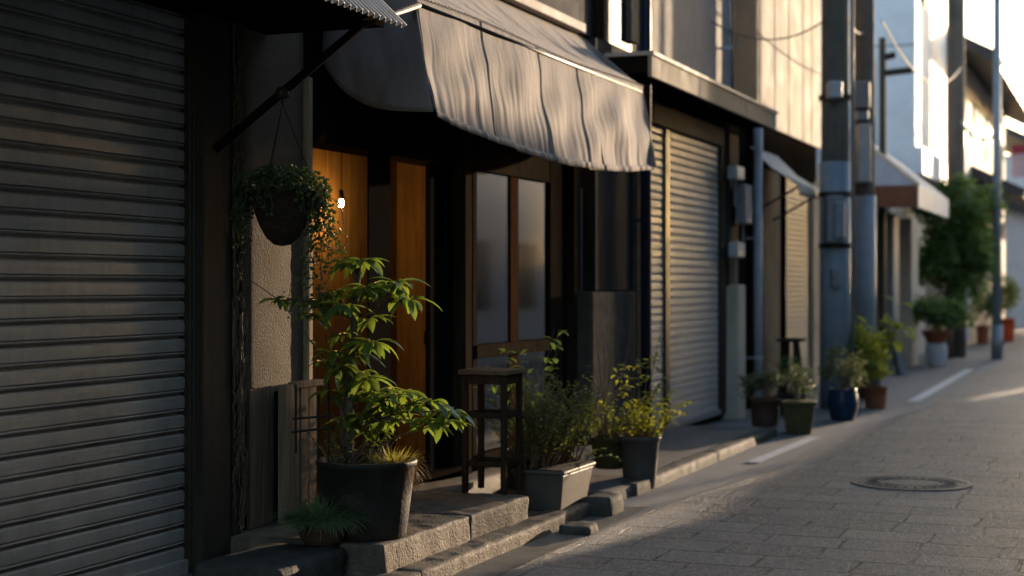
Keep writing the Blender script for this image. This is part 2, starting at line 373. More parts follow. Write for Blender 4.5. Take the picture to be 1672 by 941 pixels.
def blades(mb, c, n, rx, L, w, up=.6, droop=1.4):
    c = Vector(c)
    for _ in range(n):
        a = R.uniform(0, 2 * math.pi); q = R.random() ** .5
        p = c + Vector((math.cos(a), math.sin(a), 0)) * rx * q
        d = Vector((math.cos(a) * (q + .15), math.sin(a) * (q + .15), up)) + rdir() * .35
        mb.leaf(p, d, Vector((0, 0, 1)), L * R.uniform(.55, 1.15), w, R.uniform(.5, 1) * droop, .1, 4)
def potprof(r0, r1, h, lip=.012, wall=.012):
    return [(0.001, 0), (r0 * .96, 0), (r0, .01), (r0 + (r1 - r0) * .5, h * .5), (r1 - .002, h - .03), (r1 + lip * .6, h - .026), (r1 + lip, h - .008), (r1 + lip * .7, h), (r1 - wall, h), (r1 - wall - .004, h - .05)]
def soil(parent, c, r, z):
    mb = MB(); prof = [(0.001, z + .012), (r * .5, z + .008), (r, z)]; mb.lathe(prof[::-1], c, 20, .05); return mb.build('soil', M['soil'], parent, True)

# ------------------------------------------------------------------ the ground
g = MB().quad((-150, -60, 0), (150, -60, 0), (150, 320, 0), (-150, 320, 0)).build('road', M['paver'])
struct(g, 'grey stone paved street of staggered rough pavers', 'road')
ya, yb = -2.0, 30.0
mb = MB()
pts = [(-2.0, -2.64), (7.0, -2.64), (9.3, -2.55), (11.3, -2.3), (13.8, -2.28), (17, -2.05), (26, -2.0), (32, -2.1)]
for (y0, x0), (y1, x1) in zip(pts[:-1], pts[1:]):
    mb.quad((-4.2, y0, .004), (x0, y0, .004), (x1, y1, .004), (-4.2, y1, .004))
struct(mb.build('gutter_pavement', M['asphalt']), 'smooth worn asphalt strip between kerb and pavers', 'pavement')
mb = MB().quad((-2.9, -2, .008), (-2.66, -2, .008), (-2.62, 8.9, .008), (-2.9, 8.9, .008))
struct(mb.build('gutter', M['gutter']), 'brownish concrete gutter strip along the kerb', 'gutter')
# white lines
def wline(x0, y0, x1, y1, w):
    a = onZ(x0, y0, .012); b = onZ(x1, y1, .012); d = (b - a).normalized(); s = Vector((d.y, -d.x, 0)) * w / 2
    return MB().quad(a - s, a + s, b + s, b - s)
struct(wline(1230, 755, 1330, 714, .1).build('road_marking', M['paintline']), 'short worn white line on the road beside the raised pavement', 'road marking')
struct(wline(1490, 656, 1584, 603, .13).build('road_marking', M['paintline']), 'long white edge line farther along the road by the thin grey pole', 'road marking')
# pavement apron in front of the shops, and the kerb stones
mb = MB().rough(-4.1, -2.9, -2, 8.62, -.05, .07, .12, .004, .01, 3)
struct(mb.build('pavement', M['apron'], smooth=True), 'narrow concrete pavement strip in front of the shops', 'pavement')
mb = MB().rough(-4.1, -2.86, 8.9, 13.5, -.05, .075, .12, .004, .012, 5)
struct(mb.build('pavement', M['apron'], smooth=True), 'raised concrete pavement before the beige roller shutter', 'pavement')
kb = MB(); y = -1.2
while y < 8.5:
    l = R.uniform(2.2, 2.6); y1 = min(y + l, 8.62)
    kb.rough(-2.99, -2.82, y, y1, -.05, .08, .018, .007, .018, int(y * 7)); y = y1
struct(kb.build('kerb', M['kerb'], smooth=True), 'rough rounded brown kerb stones at the street edge', 'kerb')
kb = MB(); y = 9.35
while y < 13.5:
    y1 = min(y + R.uniform(1.9, 2.2), 13.5); kb.rough(-2.96, -2.83, y, y1 - .002, -.05, .08, .03, .004, .015, int(y * 5)); y = y1
struct(kb.build('kerb', M['darkstone'], smooth=True), 'low concrete kerb farther along before the beige shutter', 'kerb')
# step
mb = MB(); y = 6.05
for l in (.95, .8):
    y1 = min(y + l, 7.78); mb.rough(-3.3, -2.94, y, y1, -.02, .2 + R.uniform(-.001, .001), .018, .007, .008, int(y * 9)); y = y1
stp = mb.build('doorstep', M['step'], smooth=True)
tag(stp, 'worn stone doorstep under the tall potted tree', 'step')
mb = MB().rough(-4.0, -3.29, 6.05, 7.78, 0, .198, .06, .004, .012, 9)
mb.build('step_slab', M['step'], stp, True)
mb = MB().rough(-4.0, -3.55, 7.785, 10.9, 0, .16, .08, .004, .012, 4)
mb.build('plinth', M['step'], stp, True)
st = MB().rough(-3.5, -3.1, 5.45, 6.03, -.02, .19, .035, .01, .03, 12)
tag(st.build('stone_block', M['darkstone'], smooth=True), 'low dark stone block under the small grass pot', 'stone block')
p = onZ(945, 862, .03)
mb = MB(); mb.rough(p.x - .09, p.x + .09, p.y - .1, p.y + .1, -.01, .05, .02, .008, .05, 2)
tag(mb.build('rubber_wedge', M['darkstone'], smooth=True), 'flat dark rounded lump lying in the gutter by the planter', 'stone')
for (x, yy, w, lab) in ((988, 812, .2, 'square dark stone block between the two larger pots'),):
    p = onZ(x, yy, .1); mb = MB().rough(p.x - w * .6, p.x + .07, p.y - w * .6, p.y + w * .7, -.02, .11, .03, .008, .02, int(x))
    tag(mb.build('stone_block', M['darkstone'], smooth=True), lab, 'stone block')
# manhole
c = onZ(1488, 790, 0)
mh = thing('manhole_cover', 'round iron manhole cover set in the paved street', 'manhole cover', (c.x, c.y, 0))
MB().lathe([(.39, .002), (.388, .008), (.35, .009), (.347, .004)], (c.x, c.y, 0), 64).build('rim', M['iron'], mh)
mb = MB().lathe([(.345, .003), (.343, .008), (.32, .008), (.318, .004), (.3, .004), (.299, .009), (.2, .0095), (.198, .005), (.17, .005), (.169, .009), (.001, .0095)], (c.x, c.y, 0), 64)
for k in range(28):
    a = k * 2 * math.pi / 28
    mb.tbox((c.x + .25 * math.cos(a), c.y + .25 * math.sin(a)), .035, .009, .032, .007, .009, .0135, a)
mb.build('lid', M['iron'], mh)

# ------------------------------------------------------------------ roller shutters
def shutter_mesh(X, y0, y1, z0, z1, pitch, dep=.014):
    prof = []; z = z0
    while z < z1:
        p = pitch
        prof += [(-.3 * dep, z), (0, z + .03 * p), (.02 * dep, z + .35 * p), (-.02 * dep, z + .58 * p), (-.35 * dep, z + .66 * p), (-dep, z + .72 * p), (-dep, z + .80 * p),
                 (-.3 * dep, z + .82 * p), (0.05 * dep, z + .9 * p), (-.2 * dep, z + .965 * p), (-.9 * dep, z + .985 * p)]
        z += p
    mb = MB(); vs = []; fs = []; NY = 10
    prof = [(X + a, b) for a, b in prof if b <= z1]
    for j in range(NY + 1):
        y = y0 + (y1 - y0) * j / NY
        for (a, b) in prof: vs.append((a + .0025 * mnoise.noise(Vector((y * 1.3, b * 2.1, 7))), y, b + .0015 * mnoise.noise(Vector((y * .9, b * 9, 3)))))
    n = len(prof)
    for j in range(NY):
        for i in range(n - 1): fs.append((j * n + i, (j + 1) * n + i, (j + 1) * n + i + 1, j * n + i + 1))
    return mb.add(vs, fs)
# ================================================================== left shop (closed shutter)
XS = -3.765; XP = -3.68
yA = 1.5; yB = Yx(301, XS); yC = Yx(331, XP); yD = Yx(377, XP)
zb = .1
sh = thing('shop_building', 'dark shop front with tall closed grey roller shutter at the near end', 'shop', (-3.9, 4, 0))
MB().box(-6, XS - .03, yA - 4, yB + .3, 0, 5.5).build('wall', M['black'], sh)
s1 = shutter_mesh(XS, yA, yB, zb + .03, 2.75, .0805, .026).build('roller_shutter', M['shutter'], sh)
MB().box(XS - .02, XS + .022, yA, yB, zb - .05, zb + .032).build('bottom_rail', M['shutter'], s1, bevel=.004)
mb = MB().box(XS - .05, XS + .03, yB, yB + .055, zb, 2.8).box(XS - .05, XS + .045, yB + .06, yC - .003, zb, 2.8)
mb.build('guide_rail', M['bronze'], sh, bevel=.004)
MB().box(XS - .1, XP, yC, yD, zb - .04, 3.0).build('post', M['darkpost'], sh, bevel=.006)
# corrugated eave
e0 = onX(515, 0, -3.05).y; e1 = onX(655, 45, -3.05).y
zE = Zy(655, 45, -3.05)
def corr(y0, y1, xa, za, xb, zb_, per=.055, amp=.011):
    mb = MB(); n = int((y1 - y0) / per * 8); vs = []; fs = []
    for i in range(n + 1):
        y = y0 + (y1 - y0) * i / n; w = math.sin(i / 8 * 2 * math.pi) * amp
        for t in (0, .5, 1): vs.append((xa + (xb - xa) * t + w * .7, y, za + (zb_ - za) * t + w * .7))
    for i in range(n):
        for k in range(2): fs.append((i * 3 + k, i * 3 + k + 1, (i + 1) * 3 + k + 1, (i + 1) * 3 + k))
    return mb.add(vs, fs)
ce = corr(.5, e1, -3.03, zE, -3.55, zE + .5).build('corrugated_eave', M['corr'], sh, True)
m_ = ce.modifiers.new('thick', 'SOLIDIFY'); m_.thickness = .004
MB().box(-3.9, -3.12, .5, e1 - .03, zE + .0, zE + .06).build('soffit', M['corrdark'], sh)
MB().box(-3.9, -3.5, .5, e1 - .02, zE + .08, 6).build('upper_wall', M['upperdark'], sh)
# creeper covered strip
cv = thing('dried_creeper', 'dry woody creeper stems climbing the narrow post left of the plaster wall', 'creeper', (XP, (yD + .1), zb))
y0 = yD + .012; y1 = Yx(400, XP)
mb = MB().rough(XP - .14, XP + .0, y0, y1, zb, 2.7, .03, .008, .01, 4)
mb.build('post_strip', M['creeper'], cv, True)
mb = MB()
for k in range(90):
    z = R.uniform(zb, 2.3); yy = R.uniform(y0 + .01, y1 - .01); pts = []
    for i in range(R.randint(10, 20)):
        pts.append((XP + .004 + R.uniform(-.003, .009), min(max(yy, y0), y1 + .004), z)); z += R.uniform(.018, .035); yy += R.uniform(-.022, .022)
        if z > 2.6: break
    if len(pts) > 2: mb.tube(pts, R.uniform(.0014, .0034), 4)
mb.build('stem', M['twig'], cv, True)

# ================================================================== cafe
XF = -3.72
cf = thing('cafe_building', 'small cafe with open lit doorway, timber window and dark upper storey', 'cafe', (-3.8, 8.5, 0))
yP0 = Yx(400, XF); yP1 = Yx(495, XF); yJ1 = Yx(511, XF + .03)
yW0 = Yx(755, XF); yEnd = Yx(1046, XF)
mb = MB().rough(-3.95, XF, yP0, yP1, .2, 3.0, .08, .004, .0, 8)
mb.build('plaster_wall', M['plaster'], cf, True)
MB().box(-3.9, XF + .03, yP1 + .003, yJ1, .2, 2.3).build('door_jamb', M['jamb'], cf, bevel=.004)
MB().box(-3.92, XF + .0, yJ1 + .002, yW0 - .002, 2.0, 2.35).build('lintel', M['darkwood'], cf, bevel=.004)
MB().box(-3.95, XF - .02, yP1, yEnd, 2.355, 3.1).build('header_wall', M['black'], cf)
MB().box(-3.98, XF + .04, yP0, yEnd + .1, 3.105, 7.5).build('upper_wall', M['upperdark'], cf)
# doorway leaves
MB().box(-3.745, -3.735, Yx(602, -3.735), Yx(638, -3.735), .226, 1.998).build('door_post', M['black'], cf, bevel=.003)
d = MB(); ya_, yb_ = Yx(702, -3.77), Yx(752, -3.77)
d.box(-3.80, -3.77, ya_, ya_ + .07, .2, 1.998).box(-3.84, -3.77, yb_ - .07, yb_, .2, 1.998).box(-3.83, -3.785, ya_ + .07, yb_ - .07, .2, 1.998)
d.box(-3.84, -3.772, ya_ + .07, yb_ - .07, .95, 1.03)
d.build('sliding_door', M['black'], cf, bevel=.003)
MB().box(-3.88, -3.70, yJ1, yW0, .198, .225).build('threshold', M['darkwood'], cf, bevel=.003)
# interior room of amber boards
mb = MB()
xi = -4.45
yI0, yI1 = yJ1 - .35, yW0 + .6
y = yI0; i = 0
while y < yI1:
    mb.box(xi - .03, xi + (.001 if i % 2 else 0), y, y + .27, .2, 2.4); y += .276; i += 1
rm = mb.build('interior_wall', M['oak'], cf, bevel=.002)
MB().box(xi - .03, -3.96, yI0 - .03, yI0 - .005, .2, 2.4).build('side_wall', M['oak'], cf)
MB().box(xi - .03, -3.93, yI1 + .03, yI1 + .06, .2, 2.4).build('side_wall', M['oak'], cf)
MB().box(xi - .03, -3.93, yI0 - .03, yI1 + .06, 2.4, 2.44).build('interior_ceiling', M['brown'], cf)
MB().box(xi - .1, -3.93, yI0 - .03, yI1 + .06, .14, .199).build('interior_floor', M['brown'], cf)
# pendant lamp
lp = atd(557, 333, 9.3)
lamp = thing('pendant_lamp', 'bare glowing bulb hanging inside the cafe doorway', 'lamp', (lp.x, lp.y, lp.z))
MB().tube([(lp.x, lp.y, lp.z + .07), (lp.x, lp.y, 2.4)], .003, 6).build('cord', M['wire'], lamp)
MB().lathe([(.001, .085), (.012, .08), (.016, .055), (.022, .03), (.02, .026)], lp, 16).build('socket', M['brass'], lamp, True)
MB().lathe([(.001, -.02), (.009, -.018), (.014, -.008), (.014, .01), (.01, .024), (.007, .03)], lp, 20).build('bulb', M['bulb'], lamp, True)
ld = bpy.data.lights.new('bulb_light', 'POINT'); ld.energy = 1.0; ld.color = (1, .55, .18); ld.shadow_soft_size = .03
lo = bpy.data.objects.new('bulb_light', ld); COL.objects.link(lo); lo.parent = lamp; lo.location = (-.02, -.03, -.04)
# window
zs = .93
def fr(px0, px1, X0, X1, z0, z1, mat, nm='window_frame', par=cf):
    return MB().box(X0, X1, Yx(px0, X1), Yx(px1, X1), z0, z1).build(nm, mat, par, bevel=.004)
win = MB()
win.box(-3.86, -3.70, yW0 + .0, Yx(771, -3.70), .165, 2.35)
win.box(-3.86, -3.735, Yx(772.5, -3.735), Yx(779, -3.735), .165, 2.2)
ym0, ym1 = Yx(835, -3.74), Yx(848, -3.74)
win.box(-3.83, -3.74, Yx(899, -3.74), Yx(919, -3.74), .165, 2.2)
win.box(-3.86, -3.70, Yx(938, -3.70), Yx(949, -3.70), .165, 2.35)
win.box(-3.85, -3.71, Yx(779.5, -3.71), Yx(898, -3.71), zs - .08, zs)
win.box(-3.85, -3.73, Yx(779.5, -3.73), Yx(898, -3.73), 2.0, 2.2)
win.box(-3.85, -3.72, Yx(779.5, -3.72), Yx(898, -3.72), .165, .26)
wn = win.build('window', M['frame'], cf, bevel=.004)
MB().box(-3.83, -3.745, ym0, ym1, .26, 2.0).build('mullion', M['brown'], wn, bevel=.003)
MB().box(-3.762, -3.756, Yx(779, -3.755), ym0, zs, 2.0).box(-3.768, -3.762, ym1, Yx(900, -3.76), zs, 2.0).build('pane', M['glass'], wn)
MB().box(-3.762, -3.756, Yx(779, -3.755), ym0, .26, zs - .08).box(-3.768, -3.762, ym1, Yx(900, -3.76), .26, zs - .08).build('lower_pane', M['glass'], wn)
MB().box(-3.87, -3.76, Yx(919.5, -3.76), Yx(937.5, -3.76), .165, 2.35).build('side_panel', M['darkwood'], wn)
MB().box(-3.90, -3.74, Yx(950, -3.74), Yx(968, -3.74), .165, 2.0).build('white_board', M['pipewhite'], cf, bevel=.004)
# window room (dim), with slats standing in for shutter lines mirrored in the glass
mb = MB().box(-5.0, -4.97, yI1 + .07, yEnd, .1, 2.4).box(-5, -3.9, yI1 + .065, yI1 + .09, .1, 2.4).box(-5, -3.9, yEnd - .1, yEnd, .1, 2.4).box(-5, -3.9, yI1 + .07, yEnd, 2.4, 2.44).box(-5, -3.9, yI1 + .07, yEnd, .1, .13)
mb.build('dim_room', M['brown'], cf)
bl = MB(); z = 1.0
while z < 1.55:
    bl.box(-3.93, -3.905, Yx(850, -3.9), Yx(905, -3.9), z, z + .022); z += .035
bl.build('mirror_slats', M['frame'], cf)
pb = onX(868, 556, -3.83)
tag(MB().box(-3.87, -3.815, Yx(852, -3.83), Yx(884, -3.83), zs + .003, zs + .11).build('box', M['pink'], bevel=.004), 'small pinkish box standing behind the window pane on the sill', 'box')
# pillar at the end of the cafe
MB().box(-4.0, -3.64, Yx(972, -3.64), Yx(1040, -3.64), 1.25, 3.1).build('pillar', M['pillar'], cf, bevel=.01)
MB().box(-4.0, -3.585, Yx(968, -3.585), Yx(1039, -3.585), .05, 1.247).build('pillar_base', M['dado'], cf, bevel=.015)
MB().box(-3.68, -3.60, Yx(1040.5, -3.60), Yx(1046, -3.60), 0.05, 3.1).build('corner_trim', M['dado'], cf)
# upper window of the cafe
ux = XF + .045
uw = MB().box(ux - .03, ux + .03, Yx(968, ux), Yx(1030, ux), Zy(1000, 84, ux), Zy(1000, 75, ux)).box(ux - .03, ux + .03, Yx(968, ux), Yx(980, ux), Zy(1000, 75, ux), 6)
uwf = uw.build('upper_window', M['darkwood'], cf, bevel=.004)
MB().box(ux - .01, ux + .006, Yx(980, ux), Yx(1030, ux), Zy(1000, 75, ux), 6).build('pane', M['glassdark'], uwf)
MB().box(ux - .03, ux + .05, Yx(1031, ux + .05), Yx(1043, ux + .05), Zy(1036, 74, ux), 6).build('upper_trim', M['dado'], cf)
# slatted wood panels by the door
sp = thing('slatted_panel', 'weathered vertical board panel fixed below the plaster wall', 'panel', (XF + .03, yP0, .2))
mb = MB(); y = yP0 + .005; yE = Yx(477, XF + .02)
ztop = Zy(430, 632, XF)
while y < yE:
    w = R.uniform(.05, .075); dx = R.uniform(0, .012)
    mb.box(XF + .004, XF + .016 + dx, y, min(y + w, yE) - .006, .2, ztop + R.uniform(-.006, .004)); y += w
mb.build('board', M['slat'], sp, bevel=.002)
MB().box(XF + .001, XF + .0035, yP0, yE, .2, ztop - .01).build('backing', M['black'], sp)
sp = thing('slatted_panel', 'taller weathered board gate panel with top rail beside the doorway', 'panel', (XF + .1, Yx(463, XF + .1), .2))
XG = XF + .09; mb = MB(); ys = [Yx(q, XG) for q in (463, 478, 489, 491, 503, 505, 517)]
zt2 = Zy(490, 626, XG)
mb.box(XG - .03, XG + .01, ys[0], ys[1], .2, zt2).box(XG - .02, XG, ys[1] + .02, ys[2], .2, zt2 - .02).box(XG - .02, XG + .003, ys[3], ys[4], .2, zt2 - .02).box(XG - .02, XG, ys[5], ys[6], .2, zt2 - .02)
mb.build('board', M['slat'], sp, bevel=.002)
MB().box(XG - .028, XG + .014, ys[1] + .003, Yx(524, XG), zt2 - .02, zt2 + .008).build('top_rail', M['slat'], sp, bevel=.002)
MB().box(XG - .05, XG - .045, ys[0], ys[6], .2, zt2 - .03).build('backing', M['black'], sp)
# wire trellis
tr = MB(); D = 7.0
for (xa, ya2, xb, yb2) in ((478, 684, 545, 679), (476, 706, 545, 698), (483, 628, 483, 740), (520, 640, 520, 760), (536, 620, 536, 760)):
    tr.tube([atd(xa, ya2, D), atd(xb, yb2, D)], .006, 6)
tag(tr.build('wire_trellis', M['bronze'], base=None), 'thin dark wire trellis between the board panel and the potted tree', 'trellis')

# ------------------------------------------------------------------ the canvas awning
def lerp(a, b, t): return a + (b - a) * t
YA0, YA1 = 6.92, 10.72
aw = thing('canvas_awning', 'large faded grey canvas awning with wrinkled drooping valance over the cafe', 'awning', (-3.3, 8.8, 2.1))
XSE = -3.2; XHE = -3.10
hem_px = [(695, 180), (740, 206), (800, 229), (880, 258), (930, 270), (986, 277.5), (1030, 280), (1071, 277)]
hem = [onX(x, y, XHE) for x, y in hem_px]
def hemz(y):
    if y <= hem[0].y: return hem[0].z
    for a, b in zip(hem[:-1], hem[1:]):
        if y <= b.y: return lerp(a.z, b.z, (y - a.y) / (b.y - a.y))
    return hem[-1].z
Z1 = onX(1058, 148, XSE).z; Z0s = Z1 + .0
def seam(y): return Vector((XSE, y, Z1 + .012 * math.sin((y - YA0) * 2.1)))
ZT = Zy(928, 50, XF + .05)
yslit = hem[5].y - .02
def fold(y, t):
    n1 = mnoise.noise(Vector((y * 5.5, t * .7, 0))); n2 = mnoise.noise(Vector((y * 15, t * 1.5, 4))); n3 = mnoise.noise(Vector((y * 31 + t * 2, t * 2.2, 9)))
    n4 = mnoise.noise(Vector((y * 2.2 + t, t * 2.5, 17)))
    return (n1 * .03 + n2 * .014 + n3 * .0008) * (max(0, t - .28) / .72) ** 1.3 * (.55 + .9 * abs(mnoise.noise(Vector((y * 1.1, 3, 3))))) + n4 * .035 * math.sin(math.pi * t)
def valance(y0, y1, nm, off=0, cut0=0, cut1=0):
    mb = MB(); NY = max(12, int((y1 - y0) / .014)); NT = 34; vs = []; fs = []
    for j in range(NY + 1):
        for i in range(NT + 1):
            t = i / NT; yy = lerp(y0 + cut0 * t, y1 + cut1 * t, j / NY)
            s = seam(yy); hz = hemz(yy)
            fx = fold(yy, t)
            x = lerp(XSE, XHE, t) + fx + off * t; z = lerp(s.z, hz, t) + .002 * mnoise.noise(Vector((yy * 9, t, 2))) * t
            if t > .96: x += .006
            vs.append((x, yy + .25 * fx, z))
    n = NT + 1
    for j in range(NY):
        for i in range(NT): fs.append((j * n + i, j * n + i + 1, (j + 1) * n + i + 1, (j + 1) * n + i))
    o = mb.add(vs, fs).build(nm, M['canvas'], aw, True)
    m = o.modifiers.new('thick', 'SOLIDIFY'); m.thickness = .003
    # stitched hem band
    hb = MB(); vs = []; fs = []
    for j in range(NY * 2 + 1):
        u = j / (NY * 2)
        for t in (.945, .952, .998, 1.004):
            yy = lerp(y0 + cut0 * t, y1 + cut1 * t, u); s = seam(yy); fx = fold(yy, min(t, 1)) + .0012 * math.sin(yy * 260) * (t > .96)
            x = lerp(XSE, XHE, t) + fx + off * t + (.0125 if .95 < t < 1 else .006); z = lerp(s.z, hemz(yy), t) + .002 * mnoise.noise(Vector((yy * 9, t, 2))) * t
            vs.append((x, yy + .25 * fx, z))
    for j in range(NY * 2):
        for i in range(3): fs.append((j * 4 + i, j * 4 + i + 1, (j + 1) * 4 + i + 1, (j + 1) * 4 + i))
    hb.add(vs, fs).build('hem_band', M['canvas'], o, True)
    return o
valance(YA0, yslit, 'valance')
valance(yslit - .12, YA1, 'valance', -.025, .12 + .14, 0.03)
valance(yslit - .14, yslit + .3, 'slit_sun_stop', -.05)  # cloth added behind the slit to stop sun leaking onto the header
for yy in (YA0 + .02, 7.75, 8.6, 9.3):      # stitched seams between the cloth widths
    MB().tube([(lerp(XSE, XHE, t / 20) + fold(yy, t / 20) + .003, yy + .25 * fold(yy, t / 20), lerp(seam(yy).z, hemz(yy), t / 20)) for t in range(21)], .0028, 5).build('seam', M['canvas'], aw, True)
# sloping top with fine wrinkles
mb = MB(); NY = 160; NT = 22; vs = []; fs = []
for j in range(NY + 1):
    yy = lerp(YA0, YA1, j / NY); s = seam(yy)
    for i in range(NT + 1):
        t = i / NT; x = lerp(XF + .04, XSE, t); z = lerp(ZT, s.z + .002, t)
        w = mnoise.noise(Vector((yy * 9 - t * 6, t * 2, 1))) * .012 + mnoise.noise(Vector((yy * 22 - t * 16, t * 2, 5))) * .005 - .03 * math.sin(math.pi * t)
        vs.append((x + w * .5 * math.sin(math.pi * t), yy, z + w * math.sin(math.pi * t) ** .6))
n = NT + 1
for j in range(NY):
    for i in range(NT): fs.append((j * n + i, j * n + i + 1, (j + 1) * n + i + 1, (j + 1) * n + i))
top = mb.add(vs, fs).build('canopy_top', M['canvas'], aw, True)
top.modifiers.new('thick', 'SOLIDIFY').thickness = .003
mb = MB()
for k in range(90):
    ya2 = lerp(YA0, YA1, k / 90); yb2 = lerp(YA0, YA1, (k + .93) / 90)
    a, b = seam(ya2), seam(yb2); mb.tube([a + Vector((.006, 0, .004)), (a + b) / 2 + Vector((.009, 0, .005)), b + Vector((.006, 0, .002))], .0032, 5)
mb.build('seam_cord', M['canvas'], aw, True)
# side panel at the near end
def side(Yc, nm, sag=.05):
    mb = MB(); NU, NV = 26, 22; vs = []; fs = []
    for i in range(NU + 1):
        u = i / NU
        xt = lerp(XSE, XF + .06, u); zt = lerp(Z1, ZT, u)
        xb = lerp(XHE, XF + .02, u); zb2 = hem[0].z + .03 * u + .25 * u ** 4
        for j in range(NV + 1):
            t = j / NV
            wy = (.05 * mnoise.noise(Vector((u * 4, t * 1.5, 3))) + .02 * mnoise.noise(Vector((u * 11, t * 3, 8)))) * t * math.sin(math.pi * min(1, u + .0)) ** .7
            vs.append((lerp(xt, xb, t), Yc + wy, lerp(zt, zb2, t)))
    n = NV + 1
    for i in range(NU):
        for j in range(NV): fs.append((i * n + j, (i + 1) * n + j, (i + 1) * n + j + 1, i * n + j + 1))
    o = mb.add(vs, fs).build(nm, M['canvas'], aw, True); o.modifiers.new('thick', 'SOLIDIFY').thickness = .003
    return o
side(YA0, 'side_panel'); side(YA1, 'side_panel', .03)
MB().box(XF + .03, XF + .11, 6.0, YA1 - .02, ZT + .01, ZT + .075).build('top_flashing', M['flash'], aw, bevel=.006)
# strut with clamp
s0 = onX(350, 245, XP + .02); s1_ = onX(590, 42, -3.12)
MB().tube([s0, s1_], .019, 10).build('strut', M['black'], aw, True)
mb = MB(); mb.tube([(XSE + .0, YA0 + .05, Z1 - .03), (XSE, YA1 - .05, Z1 - .03)], .014, 8).tube([s1_, (XSE, YA0 + .05, Z1 - .03)], .016, 8)
mb.build('front_bar', M['bronze'], aw, True)
hk = s0.lerp(s1_, .46)
MB().lathe([(.001, -.03), (.028, -.025), (.03, 0), (.024, .02), (.001, .025)], hk, 14).tube([hk + Vector((0, 0, -.025)), hk + Vector((0, 0, -.05))], .006, 6).build('clamp', M['bronze'], aw, True)
# ------------------------------------------------------------------ hanging basket
hb_c = Vector((hk.x, hk.y, 0)); zr = onX(460, 312, hb_c.x).z; zbm = Zy(460, 402, hb_c.x)
rim = .145
hb = thing('hanging_basket', 'brown coir hanging basket spilling small leaved ivy on the strut', 'hanging basket', (hb_c.x, hb_c.y, zbm))
hh = zr - zbm
prof = [(.001, 0), (.035, .006), (.07, .035), (.1, .09), (.125, .16), (rim, hh - .01), (rim + .008, hh), (rim - .012, hh), (rim - .02, hh - .03), (.001, hh - .03)]
MB().lathe(prof, (hb_c.x, hb_c.y, zbm), 36, .06).build('basket', M['coir'], hb, True)
mb = MB(); apex = hk + Vector((0, 0, -.05))
for k in range(3):
    a = k * 2.094 + .5; mb.tube([apex, (hb_c.x + rim * math.cos(a), hb_c.y + rim * math.sin(a), zr)], .0022, 5)
mb.build('hanging_wire', M['bronze'], hb)
fo = MB(); stm = MB()
for k in range(1500):
    d_ = rdir(-.25, 1); q_ = R.random() ** .4
    p_ = Vector((hb_c.x, hb_c.y, zr + .0)) + Vector((d_.x * .2, d_.y * .2, d_.z * .1)) * q_ + Vector((0, 0, .01))
    fo.sleaf(p_, rdir(-.6, .6) + d_ * .5, rdir(.1, 1), R.uniform(.014, .03), R.uniform(.012, .022))
def trail(p, L, n, lw=.022, spread=.02, tdir=Vector((0, 0, -1))):
    pts = [Vector(p)]; d_ = Vector(tdir)
    for i in range(n): d_ = (d_ + rdir() * .35 + Vector((0, 0, -.35))).normalized(); pts.append(pts[-1] + d_ * L / n)
    stm.tube(pts, .0018, 4, .001)
    for q_ in pts[1:]:
        for _ in range(3): fo.sleaf(q_ + rdir() * spread, rdir(-1, .3), rdir(0, 1), lw * R.uniform(.6, 1.2), lw * .8)
for k in range(20):      # right side curtain
    a = R.uniform(-.5, .5) + A * 1.0; p_ = Vector((hb_c.x + (rim + R.uniform(.0, .05)) * math.cos(a), hb_c.y + (rim + R.uniform(0, .05)) * math.sin(a), zr + .02))
    trail(p_, R.uniform(.15, .58), 14)
for k in range(12):      # left side
    a = math.pi + A + R.uniform(-.5, .5); p_ = Vector((hb_c.x + (rim + .04) * math.cos(a), hb_c.y + (rim + .04) * math.sin(a), zr + .03))
    trail(p_, R.uniform(.1, .28), 9)
for k in range(22):
    a = R.uniform(0, 6.28); trail((hb_c.x + (rim + .012) * math.cos(a), hb_c.y + (rim + .012) * math.sin(a), zr + .02), R.uniform(.04, .14), 5)
D = 6.95
for pl in ([(530, 318), (545, 326), (556, 338), (561, 360), (566, 385), (568, 402)], [(515, 398), (535, 402), (548, 410), (560, 407), (566, 395)]):
    pts = [atd(x, y, D - .05) for x, y in pl]; stm.tube(pts, .0016, 4)
    for a, b in zip(pts[:-1], pts[1:]):
        for u in (.2, .6, .9): fo.sleaf(a.lerp(b, u), rdir(-.5, .5), rdir(0, 1), R.uniform(.01, .022), .014)
fo.build('foliage', L2, hb); stm.build('stem', M['twig'], hb, True)

